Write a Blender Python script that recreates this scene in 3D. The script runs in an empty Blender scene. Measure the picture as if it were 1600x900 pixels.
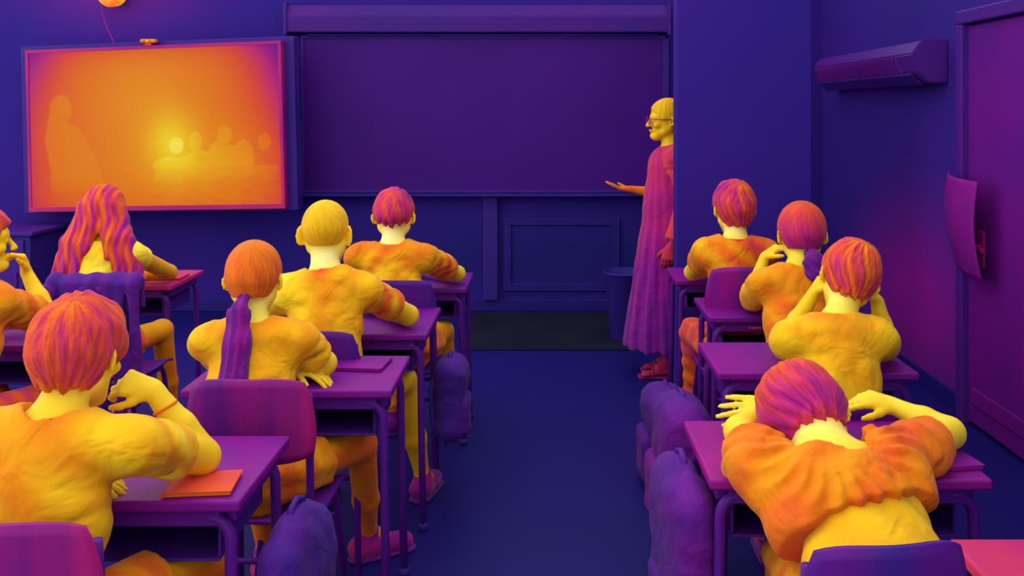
import bpy, bmesh, math
import numpy as np
from mathutils import Vector

# ------------------------------------------------------------------ camera, world, light, exposure
SC = bpy.context.scene
COL = SC.collection
FPX = 1500.0
CAM_Z = 1.6
cam_d = bpy.data.cameras.new('camera')
cam = bpy.data.objects.new('camera', cam_d); COL.objects.link(cam)
cam.location = (0, 0, CAM_Z)
cam.rotation_euler = (math.radians(90), 0, 0)
cam_d.sensor_width = 36.0
cam_d.lens = 36.0 * FPX / 1600.0
cam_d.shift_x = -50.0 / 1600.0
cam_d.shift_y = -280.0 / 1600.0
cam_d.clip_start = 0.05
SC.camera = cam

world = bpy.data.worlds.new('classroom_ambient'); SC.world = world
world.use_nodes = True
wb = world.node_tree.nodes['Background']
wb.inputs[0].default_value = (0.96, 0.94, 0.98, 1)
wb.inputs[1].default_value = 1.5

def area_light(name, loc, rot, size, size_y, power, color):
    l = bpy.data.lights.new(name, 'AREA'); l.shape = 'RECTANGLE'
    l.size = size; l.size_y = size_y; l.energy = power; l.color = color
    o = bpy.data.objects.new(name, l); COL.objects.link(o)
    o.location = loc; o.rotation_euler = rot
    return o
area_light('added_overhead_key', (-1.2, 2.6, 3.4), (math.radians(-8), 0, 0), 4.5, 4.5, 45, (1, 1.0, 0.85))  # unseen key light added above the open room
area_light('added_left_fill', (-6.6, 3.2, 2.3), (0, math.radians(-82), 0), 2.5, 6.0, 75, (1, 0.95, 0.9))  # unseen fill light added to brighten the right wall

SC.view_settings.view_transform = 'Standard'
SC.view_settings.look = 'None'
SC.view_settings.gamma = 1
SC.view_settings.use_curve_mapping = False
SC.view_settings.exposure = 0.0

# ------------------------------------------------------------------ palette (the photograph's heat colours)
PAL = [(0.00, (12, 18, 62)), (0.10, (28, 20, 104)), (0.20, (50, 32, 124)), (0.30, (84, 20, 126)),
       (0.40, (134, 10, 130)), (0.50, (184, 36, 104)), (0.60, (212, 72, 42)), (0.70, (220, 116, 14)),
       (0.80, (226, 153, 14)), (0.90, (232, 188, 20)), (1.00, (240, 220, 70)), (1.10, (248, 240, 165))]
PH = np.array([p[0] for p in PAL]); PC = np.array([p[1] for p in PAL], float) / 255
def lin(c):
    c = np.asarray(c, float)
    return np.where(c <= 0.04045, c / 12.92, ((c + 0.055) / 1.055) ** 2.4)
def pal(h):
    h = np.asarray(h, float)
    return lin(np.stack([np.interp(h, PH, PC[:, i]) for i in range(3)], -1))
def rgb(r, g, b): return tuple(lin(np.array([r, g, b]) / 255.0))

# ------------------------------------------------------------------ materials
def base_mat(name, rough=0.7, sheen=0.0):
    m = bpy.data.materials.new(name); m.use_nodes = True
    b = m.node_tree.nodes['Principled BSDF']
    b.inputs['Roughness'].default_value = rough
    b.inputs['Specular IOR Level'].default_value = 0.13
    if sheen:
        b.inputs['Sheen Weight'].default_value = sheen
        b.inputs['Sheen Roughness'].default_value = 0.45
        b.inputs['Sheen Tint'].default_value = (1, 0.75, 0.35, 1)
    return m, m.node_tree, b
def mix_mat(name, c1, c2, scale=2.0, rough=0.6, stretch=(1, 1, 1), bump=0.0, detail=3.0, sheen=0.0):
    m, nt, b = base_mat(name, rough, sheen)
    tc = nt.nodes.new('ShaderNodeTexCoord'); mp = nt.nodes.new('ShaderNodeMapping')
    mp.inputs['Scale'].default_value = stretch
    n = nt.nodes.new('ShaderNodeTexNoise'); n.inputs['Scale'].default_value = scale; n.inputs['Detail'].default_value = detail
    r = nt.nodes.new('ShaderNodeValToRGB')
    r.color_ramp.elements[0].position = 0.32; r.color_ramp.elements[0].color = (*c1, 1)
    r.color_ramp.elements[1].position = 0.68; r.color_ramp.elements[1].color = (*c2, 1)
    L = nt.links.new
    L(tc.outputs['Object'], mp.inputs['Vector']); L(mp.outputs['Vector'], n.inputs['Vector'])
    L(n.outputs['Fac'], r.inputs['Fac']); L(r.outputs['Color'], b.inputs['Base Color'])
    if bump:
        bp = nt.nodes.new('ShaderNodeBump'); bp.inputs['Strength'].default_value = bump; bp.inputs['Distance'].default_value = 0.01
        L(n.outputs['Fac'], bp.inputs['Height']); L(bp.outputs['Normal'], b.inputs['Normal'])
    return m
_hm = {}
def heat_mat(h, amp=0.03, scale=3.0, rough=0.5, stretch=(1, 1, 1), sheen=0.0):
    k = (round(h, 3), amp, scale, rough, stretch, sheen)
    if k not in _hm:
        _hm[k] = mix_mat('surface_%d' % (len(_hm) + 1), tuple(pal(h - amp)), tuple(pal(h + amp)), scale, rough, stretch, 0.0, 3.0, sheen)
    return _hm[k]
def attr_mat(name, rough, sheen, bump_scale=0, bump=0.0):
    m, nt, b = base_mat(name, rough, sheen)
    a = nt.nodes.new('ShaderNodeAttribute'); a.attribute_name = 'Col'
    nt.links.new(a.outputs['Color'], b.inputs['Base Color'])
    if bump:
        tc = nt.nodes.new('ShaderNodeTexCoord')
        n = nt.nodes.new('ShaderNodeTexNoise'); n.inputs['Scale'].default_value = bump_scale; n.inputs['Detail'].default_value = 4
        bp = nt.nodes.new('ShaderNodeBump'); bp.inputs['Strength'].default_value = bump; bp.inputs['Distance'].default_value = 0.004
        nt.links.new(tc.outputs['Object'], n.inputs['Vector']); nt.links.new(n.outputs['Fac'], bp.inputs['Height'])
        w = nt.nodes.new('ShaderNodeTexNoise'); w.inputs['Scale'].default_value = 9; w.inputs['Detail'].default_value = 2.5; w.inputs['Distortion'].default_value = 1.6
        b2 = nt.nodes.new('ShaderNodeBump'); b2.inputs['Strength'].default_value = 0.6; b2.inputs['Distance'].default_value = 0.022
        nt.links.new(tc.outputs['Object'], w.inputs['Vector']); nt.links.new(w.outputs['Fac'], b2.inputs['Height'])
        nt.links.new(bp.outputs['Normal'], b2.inputs['Normal']); nt.links.new(b2.outputs['Normal'], b.inputs['Normal'])
    return m
M_SKIN = attr_mat('warm_skin', 0.6, 0.12)
M_CLOTH = attr_mat('warm_fabric', 0.85, 0.18, 60, 0.25)
def hair_mat():
    m, nt, b = base_mat('warm_hair', 0.75, 0.15)
    L = nt.links.new
    a = nt.nodes.new('ShaderNodeAttribute'); a.attribute_name = 'Col'
    v = nt.nodes.new('ShaderNodeAttribute'); v.attribute_name = 'Strand'
    n = nt.nodes.new('ShaderNodeTexNoise'); n.inputs['Scale'].default_value = 1.0; n.inputs['Detail'].default_value = 3
    L(v.outputs['Vector'], n.inputs['Vector'])
    mr = nt.nodes.new('ShaderNodeMapRange'); mr.inputs[1].default_value = .3; mr.inputs[2].default_value = .7; mr.inputs[3].default_value = .72; mr.inputs[4].default_value = 1.15
    L(n.outputs['Fac'], mr.inputs[0])
    mx = nt.nodes.new('ShaderNodeVectorMath'); mx.operation = 'SCALE'
    L(a.outputs['Color'], mx.inputs[0]); L(mr.outputs[0], mx.inputs['Scale']); L(mx.outputs[0], b.inputs['Base Color'])
    bp = nt.nodes.new('ShaderNodeBump'); bp.inputs['Strength'].default_value = 0.5; bp.inputs['Distance'].default_value = 0.006
    L(n.outputs['Fac'], bp.inputs['Height']); L(bp.outputs['Normal'], b.inputs['Normal'])
    return m
M_HAIR = hair_mat()
M_COOL = attr_mat('cool_fabric', 0.8, 0.04, 40, 0.3)

# ------------------------------------------------------------------ objects
def tag(o, label=None, cat=None, group=None, kind=None):
    if label: o['label'] = label
    if cat: o['category'] = cat
    if group: o['group'] = group
    if kind: o['kind'] = kind
    return o
def empty(name, loc, label, cat, group=None, rz=0.0):
    o = bpy.data.objects.new(name, None); COL.objects.link(o)
    o.location = loc; o.rotation_euler = (0, 0, rz); o.empty_display_size = 0.1
    return tag(o, label, cat, group)
def link(name, me, mat, parent=None, smooth=True):
    o = bpy.data.objects.new(name, me); COL.objects.link(o)
    if mat: me.materials.append(mat)
    if parent: o.parent = parent
    if smooth:
        me.polygons.foreach_set('use_smooth', [True] * len(me.polygons))
    return o
def px(x, y, d):                                # a measured image point at a real depth
    return np.array([(x - 850) * d / FPX, d, CAM_Z - (y - 170) * d / FPX])

class MB:
    """collects solid shapes into one mesh"""
    def __init__(s): s.bm = bmesh.new()
    def box(s, lo, hi, bev=0.0, seg=2):
        r = bmesh.ops.create_cube(s.bm, size=1.0)
        for v in r['verts']:
            v.co = Vector([(lo[i] + hi[i]) / 2 + v.co[i] * (hi[i] - lo[i]) for i in range(3)])
        if bev:
            es = list({e for v in r['verts'] for e in v.link_edges})
            bmesh.ops.bevel(s.bm, geom=es, offset=bev, segments=seg, affect='EDGES', profile=0.5)
        return s
    def tube(s, pts, r, seg=12, cap=True):
        pts = [Vector(p) for p in pts]; n = len(pts)
        rr = r if isinstance(r, (list, tuple)) else [r] * n
        rings = []; prev = None
        for i, p in enumerate(pts):
            t = (pts[min(i + 1, n - 1)] - pts[max(i - 1, 0)]).normalized()
            if prev is None:
                a = t.orthogonal().normalized()
            else:
                a = (prev - t * prev.dot(t)).normalized()
            prev = a; b = t.cross(a)
            rings.append([s.bm.verts.new(p + (a * math.cos(2 * math.pi * k / seg) + b * math.sin(2 * math.pi * k / seg)) * rr[i]) for k in range(seg)])
        for i in range(n - 1):
            for k in range(seg):
                s.bm.faces.new((rings[i][k], rings[i][(k + 1) % seg], rings[i + 1][(k + 1) % seg], rings[i + 1][k]))
        if cap:
            s.bm.faces.new(rings[0][::-1]); s.bm.faces.new(rings[-1])
        return s
    def plate(s, f, nu, nv, th):
        """curved plate: f(u,v) -> (point, normal), u,v in 0..1, thickness th"""
        F = [[None] * (nv + 1) for _ in range(nu + 1)]; B = [[None] * (nv + 1) for _ in range(nu + 1)]
        for i in range(nu + 1):
            for j in range(nv + 1):
                p, n = f(i / nu, j / nv); p = Vector(p); n = Vector(n).normalized()
                F[i][j] = s.bm.verts.new(p + n * th / 2); B[i][j] = s.bm.verts.new(p - n * th / 2)
        for i in range(nu):
            for j in range(nv):
                s.bm.faces.new((F[i][j], F[i + 1][j], F[i + 1][j + 1], F[i][j + 1]))
                s.bm.faces.new((B[i][j], B[i][j + 1], B[i + 1][j + 1], B[i + 1][j]))
        for i in range(nu):
            s.bm.faces.new((F[i][0], B[i][0], B[i + 1][0], F[i + 1][0]))
            s.bm.faces.new((F[i][nv], F[i + 1][nv], B[i + 1][nv], B[i][nv]))
        for j in range(nv):
            s.bm.faces.new((F[0][j], F[0][j + 1], B[0][j + 1], B[0][j]))
            s.bm.faces.new((F[nu][j], B[nu][j], B[nu][j + 1], F[nu][j + 1]))
        return s
    def build(s, name, mat, parent=None, smooth=False, off=(0, 0, 0)):
        bmesh.ops.recalc_face_normals(s.bm, faces=s.bm.faces)
        me = bpy.data.meshes.new(name)
        if any(off):
            for v in s.bm.verts: v.co -= Vector(off)
        s.bm.to_mesh(me); s.bm.free()
        return link(name, me, mat, parent, smooth)

# ------------------------------------------------------------------ solid modelling on a grid (bodies, clothes, bags)
def unit(v):
    v = np.asarray(v, float); return v / max(np.linalg.norm(v), 1e-9)
def nets(F, org, h):
    S = F < 0
    nx, ny, nz = F.shape
    c = np.zeros((nx - 1, ny - 1, nz - 1), np.int8)
    for dx in (0, 1):
        for dy in (0, 1):
            for dz in (0, 1):
                c += S[dx:nx - 1 + dx, dy:ny - 1 + dy, dz:nz - 1 + dz]
    I = np.argwhere((c > 0) & (c < 8))
    idx = -np.ones(c.shape, np.int32); idx[tuple(I.T)] = np.arange(len(I))
    acc = np.zeros((len(I), 3)); cnt = np.zeros(len(I))
    corners = [(a, b, d) for a in (0, 1) for b in (0, 1) for d in (0, 1)]
    for p in corners:
        for ax in range(3):
            if p[ax] == 1: continue
            q = list(p); q[ax] = 1
            fa = F[I[:, 0] + p[0], I[:, 1] + p[1], I[:, 2] + p[2]]
            fb = F[I[:, 0] + q[0], I[:, 1] + q[1], I[:, 2] + q[2]]
            m = (fa < 0) != (fb < 0)
            t = np.where(m, fa / np.where(m, fa - fb, 1), 0)
            pos = np.tile(np.array(p, float), (len(I), 1)); pos[:, ax] += t
            acc += pos * m[:, None]; cnt += m
    V = (I + acc / cnt[:, None]) * h + org
    quads = []
    for ax in range(3):
        sl0 = [slice(1, -1)] * 3; sl1 = [slice(1, -1)] * 3
        sl0[ax] = slice(0, -1); sl1[ax] = slice(1, None)
        a = S[tuple(sl0)]; b = S[tuple(sl1)]
        E = np.argwhere(a != b)
        if not len(E): continue
        base = E.copy()
        for k in range(3):
            if k != ax: base[:, k] += 1
        u, v = (ax + 1) % 3, (ax + 2) % 3
        def cell(du, dv):
            g = base.copy(); g[:, u] -= du; g[:, v] -= dv
            return idx[g[:, 0], g[:, 1], g[:, 2]]
        Q = np.stack([cell(1, 1), cell(0, 1), cell(0, 0), cell(1, 0)], 1)
        ins = a[tuple(E.T)]
        Q = np.where(ins[:, None], Q, Q[:, ::-1])
        quads.append(Q)
    return V, np.concatenate(quads)

def wob(P, f, seed=0.0):
    """smooth cheap noise in about -1..1 for points P (n,3)"""
    s = seed * 1.7
    x, y, z = P[:, 0] * f, P[:, 1] * f, P[:, 2] * f
    a = np.sin(x * 1.0 + 1.3 * np.sin(y * 0.9 + s) + s) + np.sin(y * 1.13 + 1.4 * np.sin(z * 0.8 + 2 * s) + 1.1 + s)
    b = np.sin(z * 1.21 + 1.2 * np.sin(x * 0.7 + 3 + s) + 2.3 * s) + np.sin((x + y + z) * 0.77 + 1.7 * np.sin((x - z) * 0.6 + s))
    return (a + b) / 3.0

class Field:
    def __init__(s, h): s.h = h; s.ops = []; s.disp = None
    def rc(s, a, b, ra, rb, k=0.02, sq=None, op='u', cap=None):
        s.ops.append(('rc', np.array(a, float), np.array(b, float), ra, rb, k, sq, op, cap)); return s
    def ell(s, c, R, ax=None, k=0.02, op='u', cap=None):
        A = np.eye(3) if ax is None else np.array(ax, float)
        s.ops.append(('ell', np.array(c, float), np.array(R, float), A, 0, k, None, op, cap)); return s
    def box(s, c, R, ax=None, rnd=0.02, k=0.02, op='u', cap=None):
        A = np.eye(3) if ax is None else np.array(ax, float)
        s.ops.append(('box', np.array(c, float), np.array(R, float), A, rnd, k, None, op, cap)); return s
    def keep(s, c, n, k=0.008):                  # keep the side n points away from
        s.ops.append(('keep', np.array(c, float), unit(n), None, None, k, None, 'i', None)); return s
    def _bb(s, o):
        if o[0] == 'rc':
            lo = np.minimum(o[1] - o[3], o[2] - o[4]); hi = np.maximum(o[1] + o[3], o[2] + o[4])
            return lo, hi
        r = o[2].max() if o[0] == 'ell' else np.linalg.norm(o[2])
        if o[0] == 'box': 
            e = np.abs(o[3].T) @ o[2]; return o[1] - e, o[1] + e
        e = np.sqrt(((o[3].T * o[2]) ** 2).sum(1)); return o[1] - e, o[1] + e
    def mesh(s, name, mat, parent, off, heat, strand=None):
        h = s.h
        los, his = zip(*[s._bb(o) for o in s.ops if o[7] == 'u'])
        lo = np.min(los, 0) - 0.02 - 2 * h; hi = np.max(his, 0) + 0.02 + 2 * h
        n = np.ceil((hi - lo) / h).astype(int) + 1
        F = np.full(tuple(n), 0.08, np.float32)
        A = [lo[i] + np.arange(n[i]) * h for i in range(3)]
        for o in s.ops:
            kind, k, op = o[0], o[5], o[7]
            if kind == 'keep':
                d = ((A[0] - o[1][0]) * o[2][0])[:, None, None] + ((A[1] - o[1][1]) * o[2][1])[None, :, None] + ((A[2] - o[1][2]) * o[2][2])[None, None, :]
                F = np.maximum(F, d.astype(np.float32)); continue
            bl, bh = s._bb(o); mg = 0.035 + k
            i0 = np.clip(np.floor((bl - mg - lo) / h).astype(int), 0, n - 1)
            i1 = np.clip(np.ceil((bh + mg - lo) / h).astype(int) + 1, 1, n)
            if (i1 <= i0).any(): continue
            X = A[0][i0[0]:i1[0]].astype(np.float32)[:, None, None]
            Y = A[1][i0[1]:i1[1]].astype(np.float32)[None, :, None]
            Z = A[2][i0[2]:i1[2]].astype(np.float32)[None, None, :]
            if kind == 'rc':
                a, b, ra, rb, sq = o[1], o[2], o[3], o[4], o[6]
                dx, dy, dz = X - a[0], Y - a[1], Z - a[2]; ba = b - a
                if sq is not None:
                    ax, f = unit(sq[0]), sq[1]
                    q = (dx * ax[0] + dy * ax[1] + dz * ax[2]) * (1 / f - 1)
                    dx = dx + q * ax[0]; dy = dy + q * ax[1]; dz = dz + q * ax[2]
                    ba = ba + ax * (ba @ ax) * (1 / f - 1)
                L2 = max(ba @ ba, 1e-9)
                t = np.clip((dx * ba[0] + dy * ba[1] + dz * ba[2]) / L2, 0, 1)
                d = np.sqrt((dx - t * ba[0]) ** 2 + (dy - t * ba[1]) ** 2 + (dz - t * ba[2]) ** 2) - (ra + (rb - ra) * t)
                if sq is not None: d = d * (0.5 + 0.5 * sq[1])
            else:
                R, Ax = o[2], o[3]
                dx, dy, dz = X - o[1][0], Y - o[1][1], Z - o[1][2]
                q = [dx * Ax[i][0] + dy * Ax[i][1] + dz * Ax[i][2] for i in range(3)]
                if kind == 'ell':
                    k0 = np.sqrt(sum((q[i] / R[i]) ** 2 for i in range(3)))
                    k1 = np.sqrt(sum((q[i] / R[i] ** 2) ** 2 for i in range(3))) + 1e-6
                    d = k0 * (k0 - 1) / k1
                else:
                    r = o[4]
                    w = [np.abs(q[i]) - (R[i] - r) for i in range(3)]
                    d = np.sqrt(sum(np.maximum(v, 0) ** 2 for v in w)) + np.minimum(np.maximum(np.maximum(w[0], w[1]), w[2]), 0) - r
            if o[8] is not None:
                for (cp, cn) in o[8]:
                    cn = unit(cn)
                    d = np.maximum(d, (X - cp[0]) * cn[0] + (Y - cp[1]) * cn[1] + (Z - cp[2]) * cn[2])
            sl = tuple(slice(i0[i], i1[i]) for i in range(3))
            W = F[sl]
            if op == 'u':
                t = np.clip(0.5 + 0.5 * (d - W) / k, 0, 1)
                F[sl] = d * (1 - t) + W * t - k * t * (1 - t)
            else:
                d2 = -d
                t = np.clip(0.5 - 0.5 * (d2 - W) / k, 0, 1)
                F[sl] = d2 * (1 - t) + W * t + k * t * (1 - t)
        if s.disp is not None:
            m = np.abs(F) < 0.03
            I = np.argwhere(m); P = I * h + lo
            F[m] += s.disp(P).astype(np.float32)
        F[0] = F[-1] = 1; F[:, 0] = F[:, -1] = 1; F[:, :, 0] = F[:, :, -1] = 1
        V, Q = nets(F, lo, h)
        me = bpy.data.meshes.new(name)
        me.vertices.add(len(V)); me.loops.add(len(Q) * 4); me.polygons.add(len(Q))
        me.vertices.foreach_set('co', (V - np.asarray(off)).astype(np.float32).ravel())
        me.loops.foreach_set('vertex_index', Q.astype(np.int32).ravel())
        me.polygons.foreach_set('loop_start', np.arange(0, len(Q) * 4, 4, dtype=np.int32))
        me.update(calc_edges=True); me.validate()
        at = me.color_attributes.new('Col', 'FLOAT_COLOR', 'POINT')
        C = pal(np.clip(heat(V), 0, 1.1)); C = np.concatenate([C, np.ones((len(C), 1))], 1)
        at.data.foreach_set('color', C.astype(np.float32).ravel())
        if mat is M_HAIR:
            sv = strand(V) if strand is not None else V * np.array([150.0, 150.0, 14.0])
            sa_ = me.attributes.new('Strand', 'FLOAT_VECTOR', 'POINT'); sa_.data.foreach_set('vector', sv.astype(np.float32).ravel())
        return link(name, me, mat, parent)

# ================================================================== THE ROOM
WY = 7.6           # front wall
WXR = 2.2          # right wall
def wall_material():
    m, nt, b = base_mat('blue_wall_paint', 0.8)
    L = nt.links.new
    tc = nt.nodes.new('ShaderNodeTexCoord')
    n = nt.nodes.new('ShaderNodeTexNoise'); n.inputs['Scale'].default_value = 0.55; n.inputs['Detail'].default_value = 2
    r = nt.nodes.new('ShaderNodeValToRGB')
    r.color_ramp.elements[0].position = 0.3; r.color_ramp.elements[0].color = (*rgb(42, 25, 126), 1)
    r.color_ramp.elements[1].position = 0.7; r.color_ramp.elements[1].color = (*rgb(54, 25, 130), 1)
    L(tc.outputs['Object'], n.inputs['Vector']); L(n.outputs['Fac'], r.inputs['Fac'])
    # warm patches of the plaster: (centre, radii, colour)
    prev = r.outputs['Color']
    for c, rad, colr in [((WXR, 5.7, 0.45), (0.6, 1.7, 0.95), rgb(140, 18, 146)),
                         ((WXR, 4.0, 1.9), (0.6, 1.3, 1.4), rgb(84, 26, 126)),
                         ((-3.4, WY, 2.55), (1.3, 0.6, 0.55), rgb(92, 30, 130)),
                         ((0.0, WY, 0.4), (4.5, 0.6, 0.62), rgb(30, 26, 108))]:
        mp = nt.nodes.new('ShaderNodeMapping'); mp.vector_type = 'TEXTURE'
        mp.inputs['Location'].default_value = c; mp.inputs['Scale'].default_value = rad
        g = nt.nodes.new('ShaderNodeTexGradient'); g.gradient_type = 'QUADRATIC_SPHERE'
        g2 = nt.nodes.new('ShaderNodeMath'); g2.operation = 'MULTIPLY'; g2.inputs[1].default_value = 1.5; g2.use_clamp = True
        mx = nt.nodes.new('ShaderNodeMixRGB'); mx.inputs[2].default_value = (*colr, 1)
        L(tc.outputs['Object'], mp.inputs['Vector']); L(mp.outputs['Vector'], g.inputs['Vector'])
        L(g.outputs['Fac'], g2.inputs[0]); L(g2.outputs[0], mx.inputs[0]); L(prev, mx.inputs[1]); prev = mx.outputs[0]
    L(prev, b.inputs['Base Color'])
    return m
M_WALL = wall_material()
M_FLOOR = mix_mat('dark_blue_floor', rgb(15, 17, 88), rgb(25, 16, 104), 0.6, 0.5)
def struct(mb, name, mat): return tag(mb.build(name, mat), kind='structure')
struct(MB().box((-7, -1, -0.1), (WXR, WY, 0)), 'floor', M_FLOOR)
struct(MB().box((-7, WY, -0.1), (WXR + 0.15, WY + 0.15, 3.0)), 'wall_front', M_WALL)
struct(MB().box((WXR, -1, -0.1), (WXR + 0.15, WY, 3.0)), 'wall_right', M_WALL)
# projecting pier the teacher stands half behind
PY = 5.3
struct(MB().box(((1057 - 850) * PY / FPX, PY, 0), ((1268 - 850) * PY / FPX, PY + .13, 3.0), 0.004, 1), 'wall_pier', M_WALL)
M_TRIM = heat_mat(0.13, 0.02, 2, 0.5)
struct(MB().box((-7, WY - 0.015, 0), ((1050 - 850) * PY / FPX, WY, 0.09), 0.004, 1), 'baseboard_front', M_TRIM)
struct(MB().box((WXR - 0.015, 4.95, 0), (WXR, WY, 0.09), 0.004, 1), 'baseboard_right', M_TRIM)
struct(MB().box((-0.48, WY - 0.05, 0.09), (-0.36, WY, 0.96), 0.012), 'trim_1', heat_mat(0.2, 0.02, 2, 0.5))     # conduit below the board
mt = MB()
mt.box((-0.32, WY - 0.02, 0.16), (0.6, WY, 0.22), 0.004); mt.box((-0.32, WY - 0.02, 0.68), (0.6, WY, 0.74), 0.004)
mt.box((-0.32, WY - 0.02, 0.2205), (-0.26, WY, 0.6795), 0.004); mt.box((0.54, WY - 0.02, 0.2205), (0.6, WY, 0.6795), 0.004)
struct(mt, 'trim_2', heat_mat(0.15, 0.02, 2, 0.5))
tag(MB().box((-0.55, 6.35, 0), (0.66, 7.5, 0.012), 0.004).build('cold_floor_slab', mix_mat('cold_floor_dark', rgb(12, 16, 40), rgb(20, 24, 44), 3, 0.9)),  # dark slab added in place of a colder floor patch
    'very dark thin slab added for the colder floor at the foot of the front wall', 'mat')

# door on the right wall (two panels, frame, handle, kick plate)
door = MB()
DY0, DY1 = 2.9, 4.88
door.box((WXR - 0.045, DY0, 0.02), (WXR, DY1, 2.02), 0.006)
od = struct(door, 'door_1', heat_mat(0.335, 0.03, 1.2, 0.5))
fr = MB()
fr.box((WXR - 0.08, DY1, 0), (WXR, DY1 + 0.07, 2.029), 0.008).box((WXR - 0.08, DY0 - 0.07, 0), (WXR, DY0, 2.029), 0.008).box((WXR - 0.08, DY0 - 0.07, 2.03), (WXR, DY1 + 0.07, 2.1), 0.008)
fr.build('door_frame', heat_mat(0.26, 0.02, 2, 0.5), od)
pn = MB()
pn.box((WXR - 0.055, 3.95, 0.1), (WXR - 0.045, 3.97, 1.95)).box((WXR - 0.055, DY0 + .08, 0.12), (WXR - 0.04, DY1 - .06, 0.2), 0.004)
pn.build('door_molding', heat_mat(0.36, 0.02, 2, 0.5), od)
hd = MB(); hd.tube([(WXR - 0.05, 4.72, 0.92), (WXR - 0.1, 4.72, 0.92), (WXR - 0.1, 4.6, 0.92)], 0.012).box((WXR - 0.055, 4.69, 0.82), (WXR - 0.043, 4.75, 1.0), 0.003)
hd.build('door_handle', heat_mat(0.45, 0.02, 2, 0.3), od)

# curled paper hanging on the door edge
def paper(u, v):
    y = 4.99 - u * 0.46 - 0.12 * v * v * (1 - u)
    x = WXR - 0.10 - 0.08 * math.sin(u * 2.4) * (1 - 0.5 * v) - 0.03 * math.sin(v * 3)
    return (x, y, 1.275 - v * 0.47 - 0.02 * u), (-1, -0.2, 0.05)
tag(MB().plate(paper, 14, 18, 0.003).build('hanging_paper', heat_mat(0.37, 0.03, 4, 0.7), smooth=True),
    'curled purple sheet hanging at the far edge of the door', 'paper')

# wall air conditioner
ac = empty('air_conditioner', (WXR, 6.2, 1.74), 'long purple wall mounted air conditioner with slanted louvres on the right wall', 'air conditioner')
o = (WXR, 6.2, 1.74)
def prism(prof, y0, y1):
    m = MB(); a = [m.bm.verts.new((p[0], y0, p[1])) for p in prof]; b = [m.bm.verts.new((p[0], y1, p[1])) for p in prof]
    n = len(prof); m.bm.faces.new(a); m.bm.faces.new(b[::-1])
    for i in range(n): m.bm.faces.new((a[i], b[i], b[(i + 1) % n], a[(i + 1) % n]))
    bmesh.ops.bevel(m.bm, geom=list(m.bm.edges), offset=0.008, segments=2, affect='EDGES')
    return m
prism([(WXR, 1.98), (WXR - .15, 1.97), (WXR - .2, 1.9), (WXR - .17, 1.80), (WXR - .1, 1.74), (WXR, 1.74)], 5.22, 7.15).build('casing', heat_mat(0.27, 0.02, 2, .5), ac, False, o)
lv = MB()
for i in range(26):
    y = 5.45 + i * 0.062
    lv.box((WXR - 0.197, y, 1.80), (WXR - 0.176, y + 0.012, 1.90))
for v in lv.bm.verts: v.co.y += (v.co.z - 1.85) * 0.35; v.co.x += (1.85 - v.co.z) * 0.3
lv.build('louvre', heat_mat(0.33, 0.02, 2, .5), ac, False, o)
prism([(WXR - .175, 1.795), (WXR - .18, 1.787), (WXR - .11, 1.728), (WXR - .1, 1.735)], 5.3, 7.08).build('flap', heat_mat(0.23, 0.02, 2, .5), ac, False, o)

# chalkboard with roller case above
bd = empty('chalkboard', (-.47, WY, 0.93), 'wide dark purple chalkboard in the middle of the front wall', 'board')
o = (-.47, WY, 0.93)
bx0, bx1, bz0, bz1 = (475 - 850) * 7.55 / FPX, (1036 - 850) * 7.55 / FPX, 1.6 - 127 * 7.55 / FPX, 1.6 + 110 * 7.55 / FPX
MB().box((bx0, WY - .05, bz0), (bx1, WY - .02, bz1)).build('board_surface', mix_mat('board_purple', rgb(58, 6, 112), rgb(66, 8, 122), 1.2, 0.55), bd, False, o)
f = MB(); w = .022
f.box((bx0 - w, WY - .065, bz1), (bx1 + w, WY, bz1 + w), .004).box((bx0 - w, WY - .065, bz0 - w), (bx1 + w, WY, bz0), .004)
f.box((bx0 - w, WY - .065, bz0), (bx0, WY, bz1), .004).box((bx1, WY - .065, bz0), (bx1 + w * 2, WY, bz1), .004)
f.build('board_frame', heat_mat(0.21, .02, 2, .5), bd, False, o)
MB().box((bx0, WY - .13, bz0 - .045), (bx1, WY - .05, bz0 - .025), .005).build('chalk_tray', heat_mat(0.17, .02, 2, .5), bd, False, o)
cs = empty('roller_screen_case', (-.5, WY, 2.18), 'long pale purple roller screen case above the chalkboard', 'screen case')
o = (-.5, WY, 2.18)
def rot_prism(prof, x0, x1, name, mat, par, o):
    m = MB(); a = [m.bm.verts.new((x0, p[0], p[1])) for p in prof]; b = [m.bm.verts.new((x1, p[0], p[1])) for p in prof]
    n = len(prof); m.bm.faces.new(a); m.bm.faces.new(b[::-1])
    for i in range(n): m.bm.faces.new((a[i], b[i], b[(i + 1) % n], a[(i + 1) % n]))
    bmesh.ops.bevel(m.bm, geom=list(m.bm.edges), offset=0.006, segments=2, affect='EDGES')
    return m.build(name, mat, par, False, o)
rot_prism([(WY - .003, 2.42), (WY - .1, 2.41), (WY - .13, 2.32), (WY - .12, 2.2), (WY - .003, 2.185)], (447 - 850) * 7.5 / FPX, (1045 - 850) * 7.5 / FPX, 'case', heat_mat(0.25, .02, 2, .5), cs, o)
for xx in ((447 - 850) * 7.5 / FPX, (1045 - 850) * 7.5 / FPX):
    MB().box((xx - .012, WY - .14, 2.175), (xx + .012, WY - .003, 2.43), .004).build('end_cap', heat_mat(0.24, .02, 2, .5), cs, False, o)
MB().tube([(-1.85, WY - .07, 2.178), (.9, WY - .07, 2.178)], .012).build('bottom_bar', heat_mat(0.12, .02, 2, .5), cs, False, o)

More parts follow.
